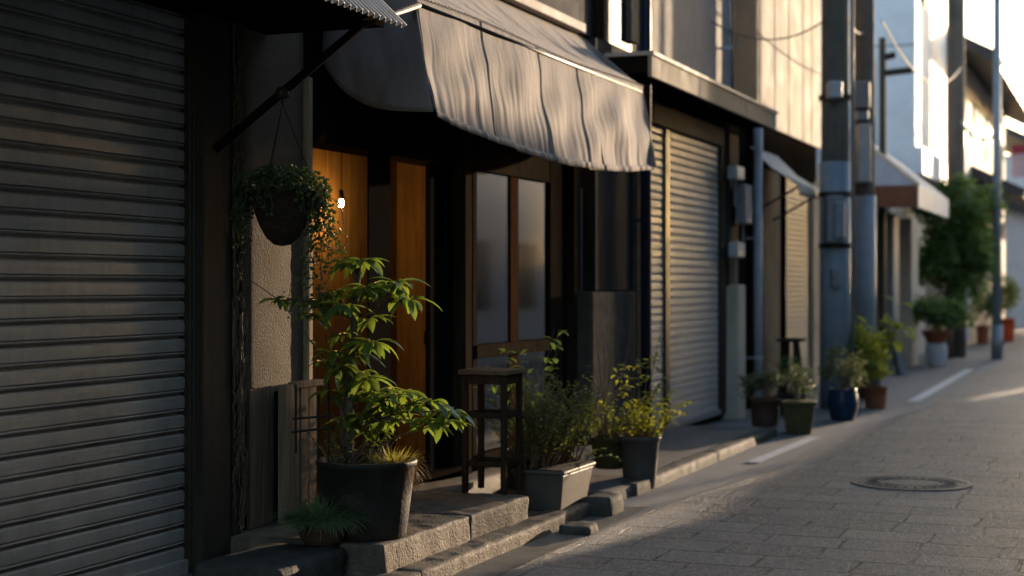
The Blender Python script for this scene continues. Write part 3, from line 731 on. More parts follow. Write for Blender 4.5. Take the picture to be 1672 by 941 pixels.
# ------------------------------------------------------------------ large potted tree
pc = Vector((-3.13, 6.27, .2)); 
big = thing('potted_tree', 'tall glossy leaved tree in a large charcoal pot on the doorstep', 'potted plant', pc)
MB().lathe(potprof(.175, .215, .335, .008, .015), pc, 48).build('pot', M['potdark'], big, True)
soil(big, pc, .2, .3)
Dt = AX.dot(pc - CAM)
def tp(x, y, dd=0): return atd(x, y, Dt + dd)
tk = MB()
trunk = [tp(568, 765), tp(570, 700, .01), tp(572, 640), tp(576, 580), tp(578, 520), tp(582, 470), tp(586, 440)]
tk.tube(trunk, .022, 10, .012)
tk.tube([tp(566, 765), tp(560, 720, .03), tp(556, 650, .04), tp(548, 600, .05)], .009, 7, .004)
lf = MB()
wh = [  # whorls: px, py, depth, leaves, scale
 (592, 428, -.03, 10, 1.0), (560, 430, .03, 7, .9), (545, 478, .05, 10, 1.05), (520, 492, .0, 8, .95), (600, 470, -.08, 11, 1.1), (560, 500, -.1, 9, 1.0), (648, 462, -.02, 9, 1.0),
 (632, 470, .06, 8, 1.0), (668, 490, .02, 8, .95), (470, 488, .02, 6, .8), (455, 490, .0, 4, .7), (505, 512, .08, 7, .8), (608, 560, -.05, 10, 1.0), (585, 575, .06, 8, .9), (540, 575, .0, 9, .9), (527, 590, .06, 7, .8), (555, 600, -.08, 8, .85),
 (600, 620, -.06, 10, 1.0), (612, 640, .05, 9, 1.0), (640, 645, -.08, 9, 1.0), (660, 640, .02, 8, 1.0), (705, 655, -.03, 9, 1.0), (738, 672, .0, 11, 1.05), (725, 690, .06, 9, 1.0), (700, 690, -.05, 7, .9),
 (585, 610, .08, 8, .9), (602, 522, .05, 8, .85), (556, 545, -.04, 6, .8), (620, 665, -.05, 9, .95), (672, 668, .05, 9, .95), (560, 690, -.06, 8, .8), (540, 640, .0, 7, .8), (590, 680, -.05, 8, .8), (625, 690, .05, 8, .8), (570, 640, .05, 7, .8), (605, 705, .0, 7, .7), (650, 685, .06, 6, .8)]
for (x, y, dd, nl, s) in wh:
    c_ = tp(x, y, dd)
    # branch from the trunk
    k = min(range(len(trunk)), key=lambda i: (trunk[i] - c_).length + (.25 if trunk[i].z > c_.z - .03 else 0))
    b0 = trunk[k]; mid = b0.lerp(c_, .55) + Vector((R.uniform(-.02, .02), R.uniform(-.02, .02), .03))
    tk.tube([b0, b0.lerp(mid, .5) + rdir() * .012, mid, c_], .006, 6, .003)
    ph = R.uniform(0, 6.28)
    for i in range(nl):
        a = ph + i * 2.4; el = R.uniform(-.25, .55)
        d_ = Vector((math.cos(a), math.sin(a), el))
        lf.leaf(c_ + d_ * .012, d_, Vector((0, 0, 1)) + rdir() * .3, R.uniform(.075, .17) * s, R.uniform(.034, .056) * s, R.uniform(.6, 1.5), .3, 5)
    for i in range(int(nl * .9)):
        q_ = mid.lerp(c_, R.uniform(.2, 1)); d_ = rdir(-.4, .5)
        lf.leaf(q_, d_, Vector((0, 0, 1)), R.uniform(.06, .11) * s, R.uniform(.026, .042) * s, R.uniform(.5, 1.2), .3, 4)
# long bare shoot to the left
sh_ = [tp(562, 610, .02), tp(535, 590), tp(505, 555), tp(480, 520), tp(455, 490), tp(420, 465, -.02), tp(403, 455, -.03)]
tk.tube(sh_, .0035, 6, .0015)
for q_ in sh_[1:5]:
    for _ in range(2): lf.leaf(q_, rdir(-.3, .5), Vector((0, 0, 1)), .06, .026, .8, .3, 4)
tk.build('trunk', M['bark'], big, True); lf.build('foliage', L1, big, True)
# under-planting in the pot
uf = MB(); us = MB()
shrub(us, uf, pc + Vector((-.08, .02, .3)), 26, .2, .7, .022, .014, 10, .12)
us.build('undergrowth_stem', M['twig'], big); uf.build('undergrowth', L4, big)
mb = MB(); blades(mb, pc + Vector((.11, .05, .31)), 260, .075, .09, .004, .9, .7); mb.build('moss_tuft', L10, big)
mb = MB()
for k in range(60):
    a = R.uniform(-.9, 1.2); p_ = pc + Vector((.13, .05, .31)) + rdir() * .03
    mb.leaf(p_, Vector((math.cos(a), math.sin(a), R.uniform(.15, .9))), Vector((0, 0, 1)), R.uniform(.09, .17), .0035, R.uniform(1.0, 2.3), .1, 6)
mb.build('dry_grass', L9, big)

# ------------------------------------------------------------------ small grass pot
gc = Vector(onZ(516, 893, .19)); gc = Vector((gc.x, gc.y + .06, .19))
gp = thing('potted_grass', 'small brown bowl of fine dark grass at the foot of the big pot', 'potted plant', gc)
MB().lathe([(.001, 0), (.075, 0), (.095, .03), (.115, .09), (.12, .115), (.112, .118), (.1, .09)], gc, 36).build('pot', M['potbrown'], gp, True)
soil(gp, gc, .105, .09)
mb = MB(); blades(mb, gc + Vector((0, 0, .1)), 2000, .115, .13, .0042, 1.1, 1.7); mb.build('foliage', L3, gp)

# ------------------------------------------------------------------ stool
b1 = onZ(822, 808, .2)
so = Vector((b1.x - .0, b1.y, .2))
stl = thing('wooden_stool', 'tall dark wooden stool on the step beneath the cafe window', 'stool', so)
sw, sd = .25, .25      # along X (into wall), along Y
x1, x0 = so.x + .02, so.x + .02 - sw; y0, y1 = so.y - .02, so.y - .02 + sd
ztp = Zy(822, 606, x1); t_ = .03
for (lx, ly) in ((x1 - t_, y0), (x1 - t_, y1 - t_), (x0, y0), (x0, y1 - t_)):
    MB().box(lx, lx + t_, ly, ly + t_, .2, ztp - .026).build('leg', M['stool'], stl, bevel=.003)
MB().box(x0 - .015, x1 + .015, y0 - .015, y1 + .02, ztp - .025, ztp).build('seat', M['stooltop'], stl, bevel=.004)
for zz, hgt, nm in ((ztp - .075, .045, 'apron'), (lerp(.2, ztp, .61), .03, 'stretcher'), (lerp(.2, ztp, .22), .025, 'stretcher')):
    MB().box(x0 + t_ + .001, x1 - t_ - .001, y0 + .004, y0 + .024, zz, zz + hgt).box(x0 + t_ + .001, x1 - t_ - .001, y1 - .024, y1 - .004, zz, zz + hgt) \
        .box(x1 - .024, x1 - .004, y0 + t_ + .001, y1 - t_ - .001, zz, zz + hgt).box(x0 + .004, x0 + .024, y0 + t_ + .001, y1 - t_ - .001, zz, zz + hgt).build(nm, M['stool'], stl, bevel=.002)
# small pot under / behind the stool
ps = Vector((x0 + .1, y1 + .35, .16))
pu = thing('potted_plant', 'small leafy plant in a dark pot half hidden behind the stool', 'potted plant', ps)
MB().lathe(potprof(.08, .1, .17), ps, 28).build('pot', M['potdark'], pu, True); soil(pu, ps, .09, .14)
us = MB(); uf = MB(); shrub(us, uf, ps + Vector((0, 0, .14)), 18, .5, .35, .05, .03, 9, .05, True)
us.build('stem', M['twig'], pu); uf.build('foliage', L4, pu)

# ------------------------------------------------------------------ long planter
pf = onZ(907, 837, .07)
px1 = pf.x + .035; py0 = pf.y - .01
pl = thing('long_planter', 'long grey plastic planter full of bushy herbs on the kerb', 'planter', (px1 - .16, py0 + .27, .07))
pcx, pcy = px1 - .13, py0 + .25
zt = .07 + .225
MB().tbox((pcx, pcy), .115, .22, .145, .26, .07, zt - .022).tbox((pcx, pcy), .155, .272, .157, .274, zt - .0225, zt).build('trough', M['planter'], pl, bevel=.008)
MB().box(pcx - .143, pcx + .143, pcy - .26, pcy + .26, zt + .001, zt + .006).build('soil', M['soil'], pl)
us = MB(); uf = MB()
for k in range(9):
    shrub(us, uf, (pcx + R.uniform(-.08, .08), pcy - .22 + .44 * k / 8, zt), 13, (.5 if k % 3 else .62), .5, .025, .0155, 40, .045)
shrub(us, uf, (pcx + .1, pcy + .2, zt), 8, .25, 1.2, .02, .013, 20, .04, False, -1.6)
us.build('stem', M['twig'], pl); uf.build('foliage', L4, pl)
# seedlings / taller leafy plant behind the planter
tl = Vector((-3.38, 8.85, .16))
tp2 = thing('potted_plant', 'broad leaved plant in a dark pot behind the long planter', 'potted plant', tl)
MB().lathe(potprof(.09, .11, .16), tl, 28).build('pot', M['potdark'], tp2, True); soil(tp2, tl, .1, .13)
us = MB(); uf = MB(); shrub(us, uf, tl + Vector((0, 0, .13)), 14, .75, .22, .085, .045, 8, .06, True)
us.build('stem', M['twig'], tp2); uf.build('foliage', L8, tp2)

# ------------------------------------------------------------------ two round pots by the kerb
c2 = onZ(1046, 798, .02); c2 = Vector((c2.x - .04, c2.y + .11, .01))
p2 = thing('potted_plant', 'tall dark grey pot with sunlit yellow green leaves at the kerb', 'potted plant', c2)
MB().lathe(potprof(.1, .128, .33, .01), c2, 36).build('pot', M['potgrey'], p2, True); soil(p2, c2, .115, .29)
us = MB(); uf = MB(); Dp = AX.dot(c2 - CAM)
shrub(us, uf, c2 + Vector((0, 0, .29)), 24, .32, .8, .04, .024, 18, .08)
for (x, y) in ((1075, 556), (1062, 575), (1020, 595), (1000, 600), (1040, 590), (1085, 615), (1100, 640), (1128, 655), (1105, 675), (1062, 640), (1040, 655), (1015, 640), (1075, 660), (1050, 690)):
    e = atd(x, y, Dp + R.uniform(-.1, .12)); b0 = c2 + Vector((R.uniform(-.03, .03), R.uniform(-.03, .03), .29)); mid = b0.lerp(e, .6) + Vector((0, 0, .05))
    us.tube([b0, b0.lerp(mid, .5) + rdir() * .01, mid, e], .003, 5, .0015)
    for i in range(11):
        q_ = mid.lerp(e, R.uniform(-.1, 1.05)); uf.leaf(q_, rdir(-.3, .5), Vector((0, 0, 1)) + rdir() * .4, R.uniform(.04, .075), R.uniform(.02, .03), R.uniform(.3, 1), .25, 3)
us.build('stem', M['twig'], p2); uf.build('foliage', L5, p2)
c3 = Vector((c2.x - .2, c2.y - .02, .13))
p3 = thing('potted_plant', 'olive pot with bare upright twigs beside the tall grey pot', 'potted plant', c3)
MB().lathe(potprof(.09, .115, .2, .008), c3, 32).build('pot', M['potolive'], p3, True); soil(p3, c3, .1, .17)
us = MB(); uf = MB(); shrub(us, uf, c3 + Vector((0, 0, .17)), 26, .32, .7, .032, .02, 22, .08)
uf.build('foliage', L4, p3)
for (x, y) in ((972, 510), (1005, 520), (985, 545), (1030, 530), (965, 590), (1000, 560)):
    e = atd(x, y, Dp + R.uniform(-.1, .1)); b0 = c3 + Vector((R.uniform(-.02, .02), R.uniform(-.02, .02), .17))
    us.tube([b0, b0.lerp(e, .35) + rdir() * .02, b0.lerp(e, .7) + rdir() * .025, e], .0045, 5, .0015)
    q_ = b0.lerp(e, .6); us.tube([q_, q_ + Vector((R.uniform(-.05, .05), R.uniform(-.05, .05), .12))], .0022, 4, .001)
us.build('twig', M['twig'], p3)

# ------------------------------------------------------------------ down pipes
def pipe(px, X, r, z0, z1, mat, label, y=None):
    yy = Yx(px, X); o = thing('downpipe', label, 'pipe', (X, yy, z0))
    MB().tube([(X, yy, z0), (X, yy, z1)], r, 16).build('pipe', mat, o, True)
    z = z0 + .5
    while z < min(z1, 4.5): MB().tube([(X, yy, z), (X, yy, z + .03)], r + .005, 16).box(X - r - .08, X - r * .5, yy - .01, yy + .01, z + .005, z + .025).build('bracket', mat, o); z += 1.2
    return o
pipe(1055, -3.5, .04, .08, 7.5, M['pipeblue'], 'dark navy downpipe between the cafe and the beige shutter')

# ================================================================== beige shutter building
XC = -3.62
sb = thing('shuttered_building', 'stained mortar building with beige roller shutter and metal canopy edge', 'shop', (XC, 13.8, 0))
yc0 = Yx(1062, XC); yc1 = Yx(1240, XC); ysh1 = Yx(1180, XC)
MB().box(-6, XC - .12, yc0, yc1, 0, 7.5).build('wall', M['black'], sb)
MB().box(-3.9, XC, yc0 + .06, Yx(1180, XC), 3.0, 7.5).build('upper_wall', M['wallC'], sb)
s2 = shutter_mesh(XC - .03, yc0 + .02, ysh1 - .05, .12, 2.62, .0675, .014).build('roller_shutter', M['shutter_beige'], sb)
MB().box(XC - .05, XC - .008, Yx(1089, XC), Yx(1096, XC), .1, 2.6).build('guide_rail', M['bronze'], sb, bevel=.004)
MB().box(XC - .06, XC - .0, yc0 + .02, ysh1 - .05, .075, .125).build('bottom_rail', M['boxgrey'], sb, bevel=.004)
MB().box(XC - .1, XC + .02, yc0 + .02, ysh1, 2.6, 2.78).build('shutter_box', M['darkpost'], sb, bevel=.01)
MB().box(XC - .1, XC + .0, ysh1 - .047, Yx(1190, XC), .075, 2.75).box(XC - .1, XC + .03, Yx(1191, XC + .03), Yx(1206, XC + .03), .075, 2.75).build('side_frame', M['darkpost'], sb, bevel=.005)
# canopy
XK = -3.25; yk0 = Yx(1064, XK); yk1 = Yx(1268, XK); zk0, zk1 = 2.81, 2.985
cn = MB()
ycuts = [yk0, Yx(1142, XK), Yx(1219, XK), yk1]
for a, b in zip(ycuts[:-1], ycuts[1:]): cn.box(XK - .03, XK, a + .004, b - .004, zk0, zk1 - .02)
cano = cn.build('canopy', M['fascia'], sb, bevel=.004)
MB().box(XC + .01, XK + .015, yk0, yk1 + .01, zk1 - .019, zk1 + .012).build('canopy_flashing', M['flash'], cano, bevel=.003)
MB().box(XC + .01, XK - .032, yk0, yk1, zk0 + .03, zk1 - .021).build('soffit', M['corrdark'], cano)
pipe(1186, -3.55, .045, 3.0, 7.5, M['pipewhite'], 'pale downpipe on the upper wall above the metal canopy')
MB().box(-4, XC + .02, Yx(1197, XC + .02), Yx(1241, XC + .02), 3.0, 7.5).build('dark_bay', M['upperdark'], sb)
# ================================================================== tan upper-wall building
XD = -3.6
td = thing('tan_building', 'tan mortar upper wall glowing in low sun over dark shop doors', 'building', (XD, 18.5, 0))
yd0 = Yx(1241, XD) + .05; yd1 = Yx(1338, XD)
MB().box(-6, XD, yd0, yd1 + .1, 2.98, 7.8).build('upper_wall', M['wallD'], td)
mb = MB()
for q_ in (1265, 1288, 1311, 1325): mb.box(XD - .01, XD + .006, Yx(q_, XD), Yx(q_, XD) + .02, 2.98, 7.8)
mb.build('wall_joint', M['wallC'], td)
MB().box(-6, XD - .12, yc1 + .01, yd1 + .1, 0, 2.975).build('wall', M['black'], td)
MB().box(XD - .12, XD - .04, yc1 + .02, yd1, 2.55, 2.97).build('header', M['darkwood'], td)
X2 = XD - .06
MB().box(X2 - .04, X2, Yx(1248, X2), Yx(1274, X2), .08, 2.55).build('door', M['slat'], td, bevel=.005)
shutter_mesh(X2, Yx(1284, X2), Yx(1319, X2), .08, 2.55, .06, .012).build('roller_shutter', M['shutter_tan'], td)
MB().box(X2 - .05, X2 + .02, Yx(1326, X2), Yx(1340, X2), .05, 2.6).build('door_jamb', M['jamb'], td, bevel=.005)
mb = MB().box(-3.68, -3.5, Yx(1206, -3.5), Yx(1218, -3.5), .0, Zy(1210, 465, -3.5)); 
tag(mb.build('gate_post', M['cream'], bevel=.02), 'short pale stone post left of the white downpipe', 'post')
pipe(1238, -3.5, .045, .05, 2.9, M['pipewhite'], 'white downpipe between the beige shutter and the brown doors')
for (x0_, x1_, y0_, y1_, mt, lab) in ((1206, 1217, 395, 420, 'boxlight', 'small pale box above the short stone post'), (1217, 1229, 300, 365, 'boxgrey', 'grey electricity meter box under the canopy end'), (1204, 1216, 270, 292, 'boxlight', 'small pale switch box high under the canopy')):
    Xm = -3.45; o = thing('meter_box', lab, 'meter box', (Xm, Yx(x0_, Xm), Zy(x0_, y1_, Xm)))
    MB().box(Xm - .1, Xm, Yx(x0_, Xm), Yx(x1_, Xm), Zy(x0_, y1_, Xm), Zy(x0_, y0_, Xm)).build('case', M[mt], o, bevel=.012)
    MB().tube([(Xm - .06, (Yx(x0_, Xm) + Yx(x1_, Xm)) / 2, Zy(x0_, y1_, Xm) - .25), (Xm - .06, (Yx(x0_, Xm) + Yx(x1_, Xm)) / 2, Zy(x0_, y1_, Xm) + .01)], .012, 8).build('conduit', M['boxgrey'], o)
# small striped awning
sa = thing('small_awning', 'small pale striped awning over the brown shop doors', 'awning', (-3.3, 17.5, 2.4))
Xo = -3.1; ysa0, ysa1 = Yx(1222, -3.62), Yx(1345, Xo)
zo = Zy(1338, 312, Xo); zi = zo + .4
mb = MB(); n = 40; vs = []; fs = []
for i in range(n + 1):
    y = lerp(ysa0, ysa1, i / n); w = .008 * math.sin(i * 2)
    vs += [(X2 + .06, y, zi + w), ((X2 + Xo) / 2, y, (zi + zo) / 2 - .02 + w), (Xo, y, zo + w), (Xo + .005, y, zo - .1 + .012 * (i % 2))]
for i in range(n):
    for k in range(3): fs.append((i * 4 + k, i * 4 + k + 1, (i + 1) * 4 + k + 1, (i + 1) * 4 + k))
o = mb.add(vs, fs).build('canopy', M['awnlight'], sa, True); o.modifiers.new('thick', 'SOLIDIFY').thickness = .006
MB().tube([(X2 + .02, ysa0 + .05, zo - .3), (Xo, ysa0 + .05, zo)], .012, 6).build('strut', M['bronze'], sa)
MB().tube([(X2 + .02, ysa1 - .05, zo - .3), (Xo, ysa1 - .05, zo)], .012, 6).build('strut', M['bronze'], sa)

# ------------------------------------------------------------------ far pots row
def pot(name, label, px, py, wpx, hpx, mat, shape='round', z=.004, taper=.8, group=None):
    f = onZ(px, py, z); Dq = AX.dot(f - CAM); r = wpx / 2 * Dq / F; h = hpx * Dq / F
    c = f + AX * r * taper; c.z = z
    o = thing(name, label, 'potted plant', c, group)
    if shape == 'round': MB().lathe(potprof(r * taper, r * .94, h, r * .07, r * .08), c, 32).build('pot', mat, o, True)
    elif shape == 'jar': MB().lathe([(.001, 0), (r * .72, 0), (r * .8, h * .08), (r, h * .5), (r * .97, h * .8), (r * .86, h * .95), (r * .9, h), (r * .78, h), (r * .76, h * .85)], c, 32).build('pot', mat, o, True)
    else:
        MB().tbox(c, r * taper * .85, r * taper * .85, r * .9, r * .9, z, z + h * .86, .2).tbox(c, r * .97, r * .97, r, r, z + h * .862, z + h, .2).build('pot', mat, o, bevel=.01)
    soil(o, c, r * .8, h * .96 if shape != 'round' else h * .9)
    return o, c, r, h, Dq
def fill(o, c, r, h, mat, n, hh, rad, L, W, stemn=8):
    us = MB()
    for _ in range(stemn):
        a = R.uniform(0, 6.28); us.tube(curve(c + Vector((0, 0, h * .9)), Vector((math.cos(a) * .5, math.sin(a) * .5, 1)), hh * .8, 4), .006, 5, .002)
    us.build('stem', M['twig'], o)
    fo = MB(); bush(fo, c + Vector((0, 0, h + hh * .5)), (rad, rad, hh * .55), n, L, W); fo.build('foliage', mat, o)
o, c, r, h, Dq = pot('potted_plant', 'dusty green shrub in a brown round pot at the corner', 1252, 698, 52, 46, M['potbrown'], z=.05); fill(o, c, r, h, L7, 900, .26, .22, .04, .022)
o, c, r, h, Dq = pot('potted_plant', 'mossy olive square pot with wispy grey plant at the road edge', 1308, 710, 58, 54, M['potolive'], 'square'); fill(o, c, r, h, L7, 380, .34, .17, .035, .02)
o, c, r, h, Dq = pot('potted_plant', 'small dark clipped bush behind the mossy olive pot', 1290, 680, 34, 36, M['potdark'], z=.02); fill(o, c, r, h, L8, 700, .34, .15, .035, .022)
o, c, r, h, Dq = pot('potted_plant', 'blue glazed jar with dusty dark green shrub', 1380, 688, 50, 52, M['potblue'], 'jar'); fill(o, c, r, h, L7, 1000, .38, .26, .04, .024)
o, c, r, h, Dq = pot('potted_plant', 'bright yellow green bush in a small terracotta pot', 1433, 668, 40, 36, M['potterra']); fill(o, c + AX * .0 - RT * .1, r, h, L6, 1500, .62, .32, .05, .032)
o, c, r, h, Dq = pot('potted_plant', 'dark pot behind the blue jar with dense green shrub', 1365, 668, 40, 40, M['potdark']); fill(o, c + RT * .3, r, h, L6, 900, .42, .3, .05, .032)
o, c, r, h, Dq = pot('potted_plant', 'tall broad leaved plant between the utility poles and yellow bush', 1425, 652, 40, 60, M['potgrey'])
us = MB(); uf = MB(); shrub(us, uf, c + Vector((0, 0, h * .9)), 16, .75, .55, .26, .11, 7, .08, True); us.build('stem', M['twig'], o); uf.build('foliage', L6, o)
# trestle stool
f = onZ(1292, 662, .01); Dq = AX.dot(f - CAM)
ts = thing('trestle_stool', 'small dark splayed leg stool among the pots by the brown doors', 'stool', f)
zt_ = H - (553 - HY) * Dq / F
for sx in (-1, 1):
    for sy in (-1, 1):
        MB().tube([(f.x + sx * .1 + sy * 0, f.y + sy * .2, .01), (f.x + sx * .05, f.y + sy * .07, zt_ - .03)], .022, 6).build('leg', M['stool'], ts)
MB().box(f.x - .12, f.x + .12, f.y - .2, f.y + .2, zt_ - .03, zt_).build('seat', M['stool'], ts, bevel=.005)
MB().tube([(f.x - .08, f.y - .14, .3), (f.x + .08, f.y - .14, .3)], .012, 6).build('stretcher', M['stool'], ts)

# ------------------------------------------------------------------ utility poles
def upole(px, X, wpx, name, label, zs_, h=9.5):
    y = Yx(px, X); D = AX.dot(Vector((X, y, 0)) - CAM); r = wpx / 2 * D / F
    o = thing(name, label, 'utility pole', (X, y, 0))
    MB().tube([(X, y, 0), (X, y, h * .33), (X, y, h * .66), (X, y, h)], r * .97, 24, r * .82).build('shaft', M['concrete'], o, True)
    return o, X, y, r, D
o, X, y, r, D = upole(1364, -2.9, 49, 'utility_pole', 'thick concrete utility pole with grey wrap and control box', 1)
zw = H + (HY - 265) * D / F
MB().tube([(X, y, .02), (X, y, zw)], r * 1.03, 28).build('wrap_sheet', M['sheet'], o, True)
def onpole(px0, px1, py0, py1, mat, nm, out=.12):
    # a case fixed on the camera side of the pole
    z0, z1 = H + (HY - py1) * D / F, H + (HY - py0) * D / F
    a = RT * ((px0 + px1) / 2 - 1364) * D / F; w = (px1 - px0) / 2 * D / F
    cc = Vector((X, y, 0)) + a - AX * (r + out * .5)
    return MB().tbox(cc, w, out * .6, w, out * .6, z0, z1, A).build(nm, mat, o, bevel=.015)
onpole(1340, 1368, 322, 398, M['boxgrey'], 'control_box', .16)
onpole(1352, 1368, 332, 392, M['galv'], 'box_door', .2)
onpole(1350, 1364, 440, 468, M['boxgrey'], 'small_box', .1)
onpole(1344, 1366, 138, 165, M['boxlight'], 'cable_fitting', .14)
for py in (318, 402, 160):
    z = H + (HY - py) * D / F; MB().tube([(X, y, z - .025), (X, y, z + .025)], r * 1.1, 24).build('band', M['bronze'], o)
zz = H + (HY - 90) * D / F
MB().tube([(X, y - .5, zz + .9), (X, y + .5, zz + .9)], .04, 8).tube([(X - .9, y, zz + 1.9), (X + .9, y, zz + 1.9)], .045, 8).build('crossarm', M['galv'], o)
P1 = Vector((X, y, 0))
o, X, y, r, D = upole(1411, -2.9, 37, 'utility_pole', 'slimmer grey utility pole with pale boxes behind the thick one', 1)
MB().tube([(X, y, .02), (X, y, H + (HY - 320) * D / F)], r * 1.03, 24).build('wrap_sheet', M['sheet'], o, True)
def onpole2(px0, px1, py0, py1, mat, nm, out=.14):
    z0, z1 = H + (HY - py1) * D / F, H + (HY - py0) * D / F
    a = RT * ((px0 + px1) / 2 - 1411) * D / F; w = (px1 - px0) / 2 * D / F
    cc = Vector((X, y, 0)) + a - AX * (r + out * .5)
    return MB().tbox(cc, w, out * .6, w, out * .6, z0, z1, A).build(nm, mat, o, bevel=.015)
onpole2(1386, 1410, 138, 182, M['boxgrey'], 'transformer_box', .2)
onpole2(1393, 1414, 206, 300, M['boxlight'], 'cabinet')
onpole2(1392, 1410, 185, 200, M['galv'], 'bracket')
P2 = Vector((X, y, 0))
o, X, y, r, D = upole(1561, -2.95, 32, 'utility_pole', 'brown wooden looking utility pole in front of the tiled roof house', 1, 10)
P3 = Vector((X, y, 0))
MB().tube([(X - .8, y, 8.6), (X + .8, y, 8.6)], .05, 8).build('crossarm', M['galv'], o)
yl = onZ(1628, 587, 0)
o = thing('lamp_post', 'thin grey steel lamp post at the far road edge', 'lamp post', (yl.x, yl.y, 0))
MB().tube([(yl.x, yl.y, 0), (yl.x, yl.y, 7)], .085, 16, .06).build('shaft', M['galv'], o, True)
MB().tube([(yl.x, yl.y, 0), (yl.x, yl.y, .6)], .1, 16).build('base_sleeve', M['galv'], o, True)
MB().tube([(yl.x, yl.y, 6.9), (yl.x + .5, yl.y, 7.2), (yl.x + 1.2, yl.y, 7.3)], .04, 8).box(yl.x + 1.1, yl.x + 1.6, yl.y - .1, yl.y + .1, 7.22, 7.34).build('lamp_arm', M['galv'], o)
# antenna mast with two arms
X = -3.35; y = Yx(1441, X); D = AX.dot(Vector((X, y, 0)) - CAM)
o = thing('antenna_mast', 'dark mast with two short arms before the white building', 'mast', (X, y, 0))
MB().tube([(X, y, 0), (X, y, H + (HY - 62) * D / F)], .05, 10).build('mast', M['bronze'], o)
for (py, L) in ((95, 20), (120, 48)):
    z = H + (HY - py) * D / F; MB().tube([Vector((X, y, z)), Vector((X, y, z + .05)) + RT * L * D / F], .05, 8).build('arm', M['bronze'], o)
MB().tube([P1 + Vector((.2, -.1, .1)), P1 + Vector((.19, -.1, 4.5)), P1 + Vector((.17, -.09, 8))], .022, 8).build('conduit', M['boxgrey'], bpy.data.objects['utility_pole'], True)
# overhead cables
def cable(a, b, sag, label, mat='wire', r=.012):
    pts = [Vector(a).lerp(Vector(b), i / 20) - Vector((0, 0, sag * 4 * (i / 20) * (1 - i / 20))) for i in range(21)]
    mb = MB().tube(pts, r, 6); tag(mb.build('cable', M[mat]), label, 'cable', None)
cable(P3 + Vector((.1, -.1, 4.2)), (yl.x, yl.y + .0, 3.95), .22, 'pale cable sagging between the brown pole and thin lamp post', 'wirelight', .03)
cable(P2 + Vector((.2, 0, 4.35)), P3 + Vector((.1, 0, 5.2)), .5, 'thin cable sagging from the slim pole to the brown pole', 'wirelight', .012)

cable(P1 + Vector((-.1, -.1, 4.05)), (-3.58, 14.2, 3.7), .18, 'thin dark cable from the thick pole to the stained mortar wall', 'wire', .009)
cable(P1 + Vector((.05, .1, 4.3)), P2 + Vector((.0, -.1, 4.2)), .12, 'short pale cable strung between the two utility poles', 'wirelight', .014)
# ================================================================== white building and hipped canopy
XE = -3.3
we = thing('white_building', 'tall white building with sunlit street wall behind the poles', 'building', (XE, 27, 0))
ye0 = Yx(1495, XE); ye1 = Yx(1545, XE)
MB().box(-8, XE, ye0, ye1, 3.55, 10).build('upper_wall', M['white'], we)
MB().box(-8, XE + .12, ye0 - .03, ye1 + .1, 3.1, 3.545).build('fascia_band', M['white'], we)
MB().box(-8, XE - .4, ye0 + .02, ye1 + .1, 0, 3.095).build('ground_floor', M['cream'], we)
mb = MB()
for zz in (5.2, 7.2): mb.box(XE - 3.5, XE - .002, ye0 - .012, ye0 - .001, zz, zz + .03)
mb.box(-4.05, -3.95, ye0 - .03, ye0 - .002, 3.6, 5.0)
mb.build('siding_joint', M['galv'], we)
mb = MB()
for k in range(3): yy = ye0 + .6 + k * 1.3; mb.box(XE - .05, XE + .01, yy, yy + .8, 6.0, 7.2)
mb.build('window', M['glassdark'], we)
# links between tan building and canopy: side wall
MB().box(-7, -3.9, yd1 + .2, ye0 - .1, 0, 2.9).build('ground_wall', M['cream'], we)
hc = thing('hipped_canopy', 'grey hipped sheet canopy with brown underside and pale edge', 'awning', (-3.2, 23.5, 2.4))
Xh = -2.7; yh0 = Yx(1498, Xh); yh1 = Yx(1548, Xh); zh = Zy(1498, 302, Xh); zv = Zy(1498, 338, Xh); zap = zh + .85
xb = -4.6; ya_p = yh0 + .9
mb = MB(); a0 = (xb, yh0, zh); a1 = (Xh, yh0, zh); a2 = (Xh, yh1, zh); a3 = (xb, yh1, zh); ap0 = (-3.75, ya_p, zap); ap1 = (-3.75, yh1, zap)
mb.add([a0, a1, a2, a3, ap0, ap1, (xb, ya_p, zap), (xb, yh1, zap)], [(0, 1, 4, 6), (1, 2, 5, 4), (4, 5, 7, 6), (3, 2, 1, 0)])
mb.build('roof_sheet', M['awngrey'], hc)
MB().tube([a1, ap0], .035, 8).build('hip_cap', M['flash'], hc)  # pale tone stands for sun along the hip edge
MB().box(xb, Xh - .002, yh0 + .002, yh0 + .06, zv, zh - .004).build('front_trim', M['awnbrown'], hc)
MB().box(Xh - .05, Xh + .01, yh0 + .063, yh1, zv, zh - .004).build('sunlit_side_trim', M['white'], hc)  # street side of the trim coloured white as if sunlit
for (px_, w) in ((1448, .2), (1478, .28)):
    X_ = -3.35; yy = Yx(px_, X_); MB().box(X_ - .15, X_ + .1, yy, yy + w * 3, .0, zv).build('post', M['cream'] if px_ > 1460 else M['boxgrey'], hc, bevel=.01)
MB().box(-3.95, -3.9, yh0 + .3, yh1 + 3, 0, 3).build('back_wall', M['black'], hc)
# leaning board
f = onZ(1470, 612, .01); D = AX.dot(f - CAM)
ab = thing('leaning_board', 'grey narrow board leaning by the canopy posts', 'board', f)
MB().add([f, f + RT * .09, f + RT * .09 + AX * .3, f + AX * .3] + [q_ + Vector((0, 0, .82)) - RT * .16 for q_ in (f, f + RT * .09, f + RT * .09 + AX * .1, f + AX * .1)], [(3, 2, 1, 0), (4, 5, 6, 7), (0, 1, 5, 4), (1, 2, 6, 5), (2, 3, 7, 6), (3, 0, 4, 7)]).build('board', M['galv'], ab)
